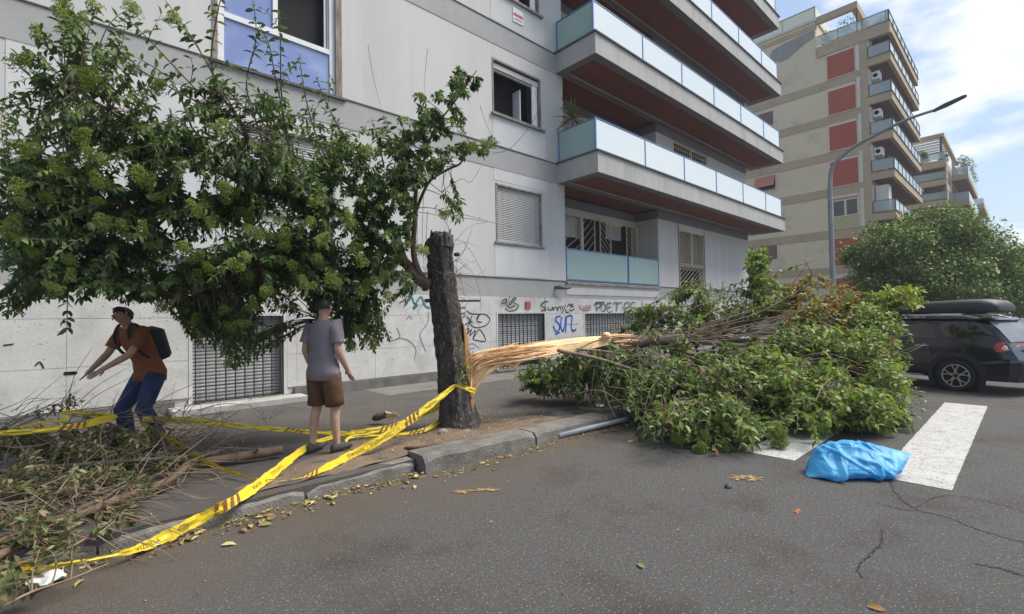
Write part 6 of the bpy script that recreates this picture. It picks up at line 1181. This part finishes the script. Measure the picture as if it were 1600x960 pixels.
    for s in 'LR':
        if short: path, rr_ = [J['hp'+s],L('hp'+s,'kn'+s,.35),L('hp'+s,'kn'+s,.7),L('hp'+s,'kn'+s,.92)], [(.112,.115),(.108,.108),(.100,.098),(.100,.097)]
        else: path, rr_ = [J['hp'+s],L('hp'+s,'kn'+s,.4),L('hp'+s,'kn'+s,.8),J['kn'+s],L('kn'+s,'an'+s,.3),L('kn'+s,'an'+s,.65),L('kn'+s,'an'+s,.95)], [(.112,.115),(.102,.10),(.085,.085),(.08,.082),(.082,.085),(.072,.074),(.066,.068)]
        tr.loft(rings_(path, rr_, 16, .005, 9))
    tr.build('shorts' if short else 'jeans', mat('trouser_cloth', trouserc, tuple(c*.7 for c in trouserc), 8, .9, .3, 40), root, smooth=True)
    for s, sg in (('L',-1),('R',1)):
        a = V(J['an'+s]); w = lambda x, y, z: W_((a.x+x, a.y+y, a.z+z)); so_ = MB()
        so_.loft([[w(sg*y*.12+hw_*math.cos(t), y, -.035+hh*math.sin(t) if math.sin(t) > 0 else -.035+.032*math.sin(t)*1.0) for t in [2*math.pi*k/12 for k in range(12)]] for y, hw_, hh in ((-.075,.02,.03),(-.06,.036,.055),(-.01,.041,.07),(.05,.043,.05),(.12,.046,.03),(.17,.035,.018),(.19,.012,.008))]); so_.build('shoe', mat('shoe_canvas', shoec, rough=.8), root, smooth=True)
    return root, W_, J
std = dict(pelvis=(0,0,.86), waist=(0,0,1.0), chest=(0,.01,1.22), neck=(0,.0,1.38), head=(0,.025,1.50), shL=(-.175,0,1.32), shR=(.175,0,1.32), hpL=(-.095,0,.82), hpR=(.095,0,.82))
J2 = dict(std, elL=(-.215,-.04,1.07), wrL=(-.215,.07,.83), elR=(.215,-.02,1.06), wrR=(.20,.13,.85), knL=(-.11,.02,.46), knR=(.11,.05,.46), anL=(-.12,-.04,.08), anR=(.12,.06,.08))
person('person with dark hair in a mauve grey T-shirt and brown shorts standing on the pavement', (2.05,5.40,.125), math.radians(25), J2, (.46,.29,.21), (.215,.19,.215), (.115,.060,.030), (.05,.05,.048), (.012,.010,.009), True, 1.08)
J1 = dict(pelvis=(0,-.09,.83), waist=(0,-.06,.97), chest=(0,.04,1.18), neck=(0,.12,1.33), head=(0,.18,1.44), shL=(-.175,.09,1.27), shR=(.175,.09,1.27), hpL=(-.10,-.09,.80), hpR=(.10,-.09,.80), elL=(-.22,.22,1.05), wrL=(-.13,.40,.92), elR=(.22,.20,1.04), wrR=(.14,.38,.90), knL=(-.15,.06,.45), knR=(.15,.10,.44), anL=(-.18,-.10,.085), anR=(.19,.0,.085))
r1, W1_, _ = person('person stooping behind the cut branches in a rust brown T-shirt and blue jeans', (.56,7.18,.125), math.radians(205), J1, (.42,.26,.18), (.24,.085,.035), (.030,.050,.125), (.06,.05,.045), (.012,.011,.010), False, 1.09)
bp_ = MB(); pr = [W1_(p) for p in ((-.13,-.07,.94),(.13,-.07,.94),(.14,.03,1.26),(-.14,.03,1.26))]; nv_ = (pr[1]-pr[0]).cross(pr[3]-pr[0]).normalized()
BPK = thing('backpack', 'dark navy backpack worn by the stooping person in the rust top', 'backpack', tuple(pr[0])); cen = sum(pr, Vector())/4; oo = (W1_((0,-.4,1.15))-cen); nv_ = nv_ if nv_.dot(oo) > 0 else -nv_
nav = mat('navy_nylon', (.012,.018,.030), (.016,.022,.036), 8, .7, .2, 40); MB().loft([[cen+(p-cen)*f+nv_*d for p in (pr[0], (pr[0]+pr[1])/2-(pr[3]-pr[0])*.05, pr[1], (pr[1]+pr[2])/2, pr[2], (pr[2]+pr[3])/2+(pr[3]-pr[0])*.08, pr[3], (pr[3]+pr[0])/2)] for f, d in ((.9,.055),(1.05,.10),(1.02,.17),(.85,.22))]).build('sack', nav, BPK, smooth=True)
for sg in (-1, 1): MB().tube(crom([W1_(p) for p in ((sg*.12,-.05,.98),(sg*.17,.09,1.05),(sg*.13,.185,1.22),(sg*.10,.14,1.36),(sg*.10,.0,1.28))], 4), .017, 6).build('strap', nav, BPK)

# ================================================================== a little summer haze in the air
hzm = bpy.data.materials.new('thin_haze'); hzm.use_nodes = True; hn = hzm.node_tree; hn.nodes.remove(hn.nodes['Principled BSDF'])
pv = hn.nodes.new('ShaderNodeVolumePrincipled'); pv.inputs['Color'].default_value = (.86, .91, 1, 1); pv.inputs['Density'].default_value = .0010; hn.links.new(pv.outputs[0], hn.nodes['Material Output'].inputs['Volume'])
hb = MB().box(-70, 176, -70, 131, -1.03, 30).build('haze', hzm); hb['kind'] = 'stuff'
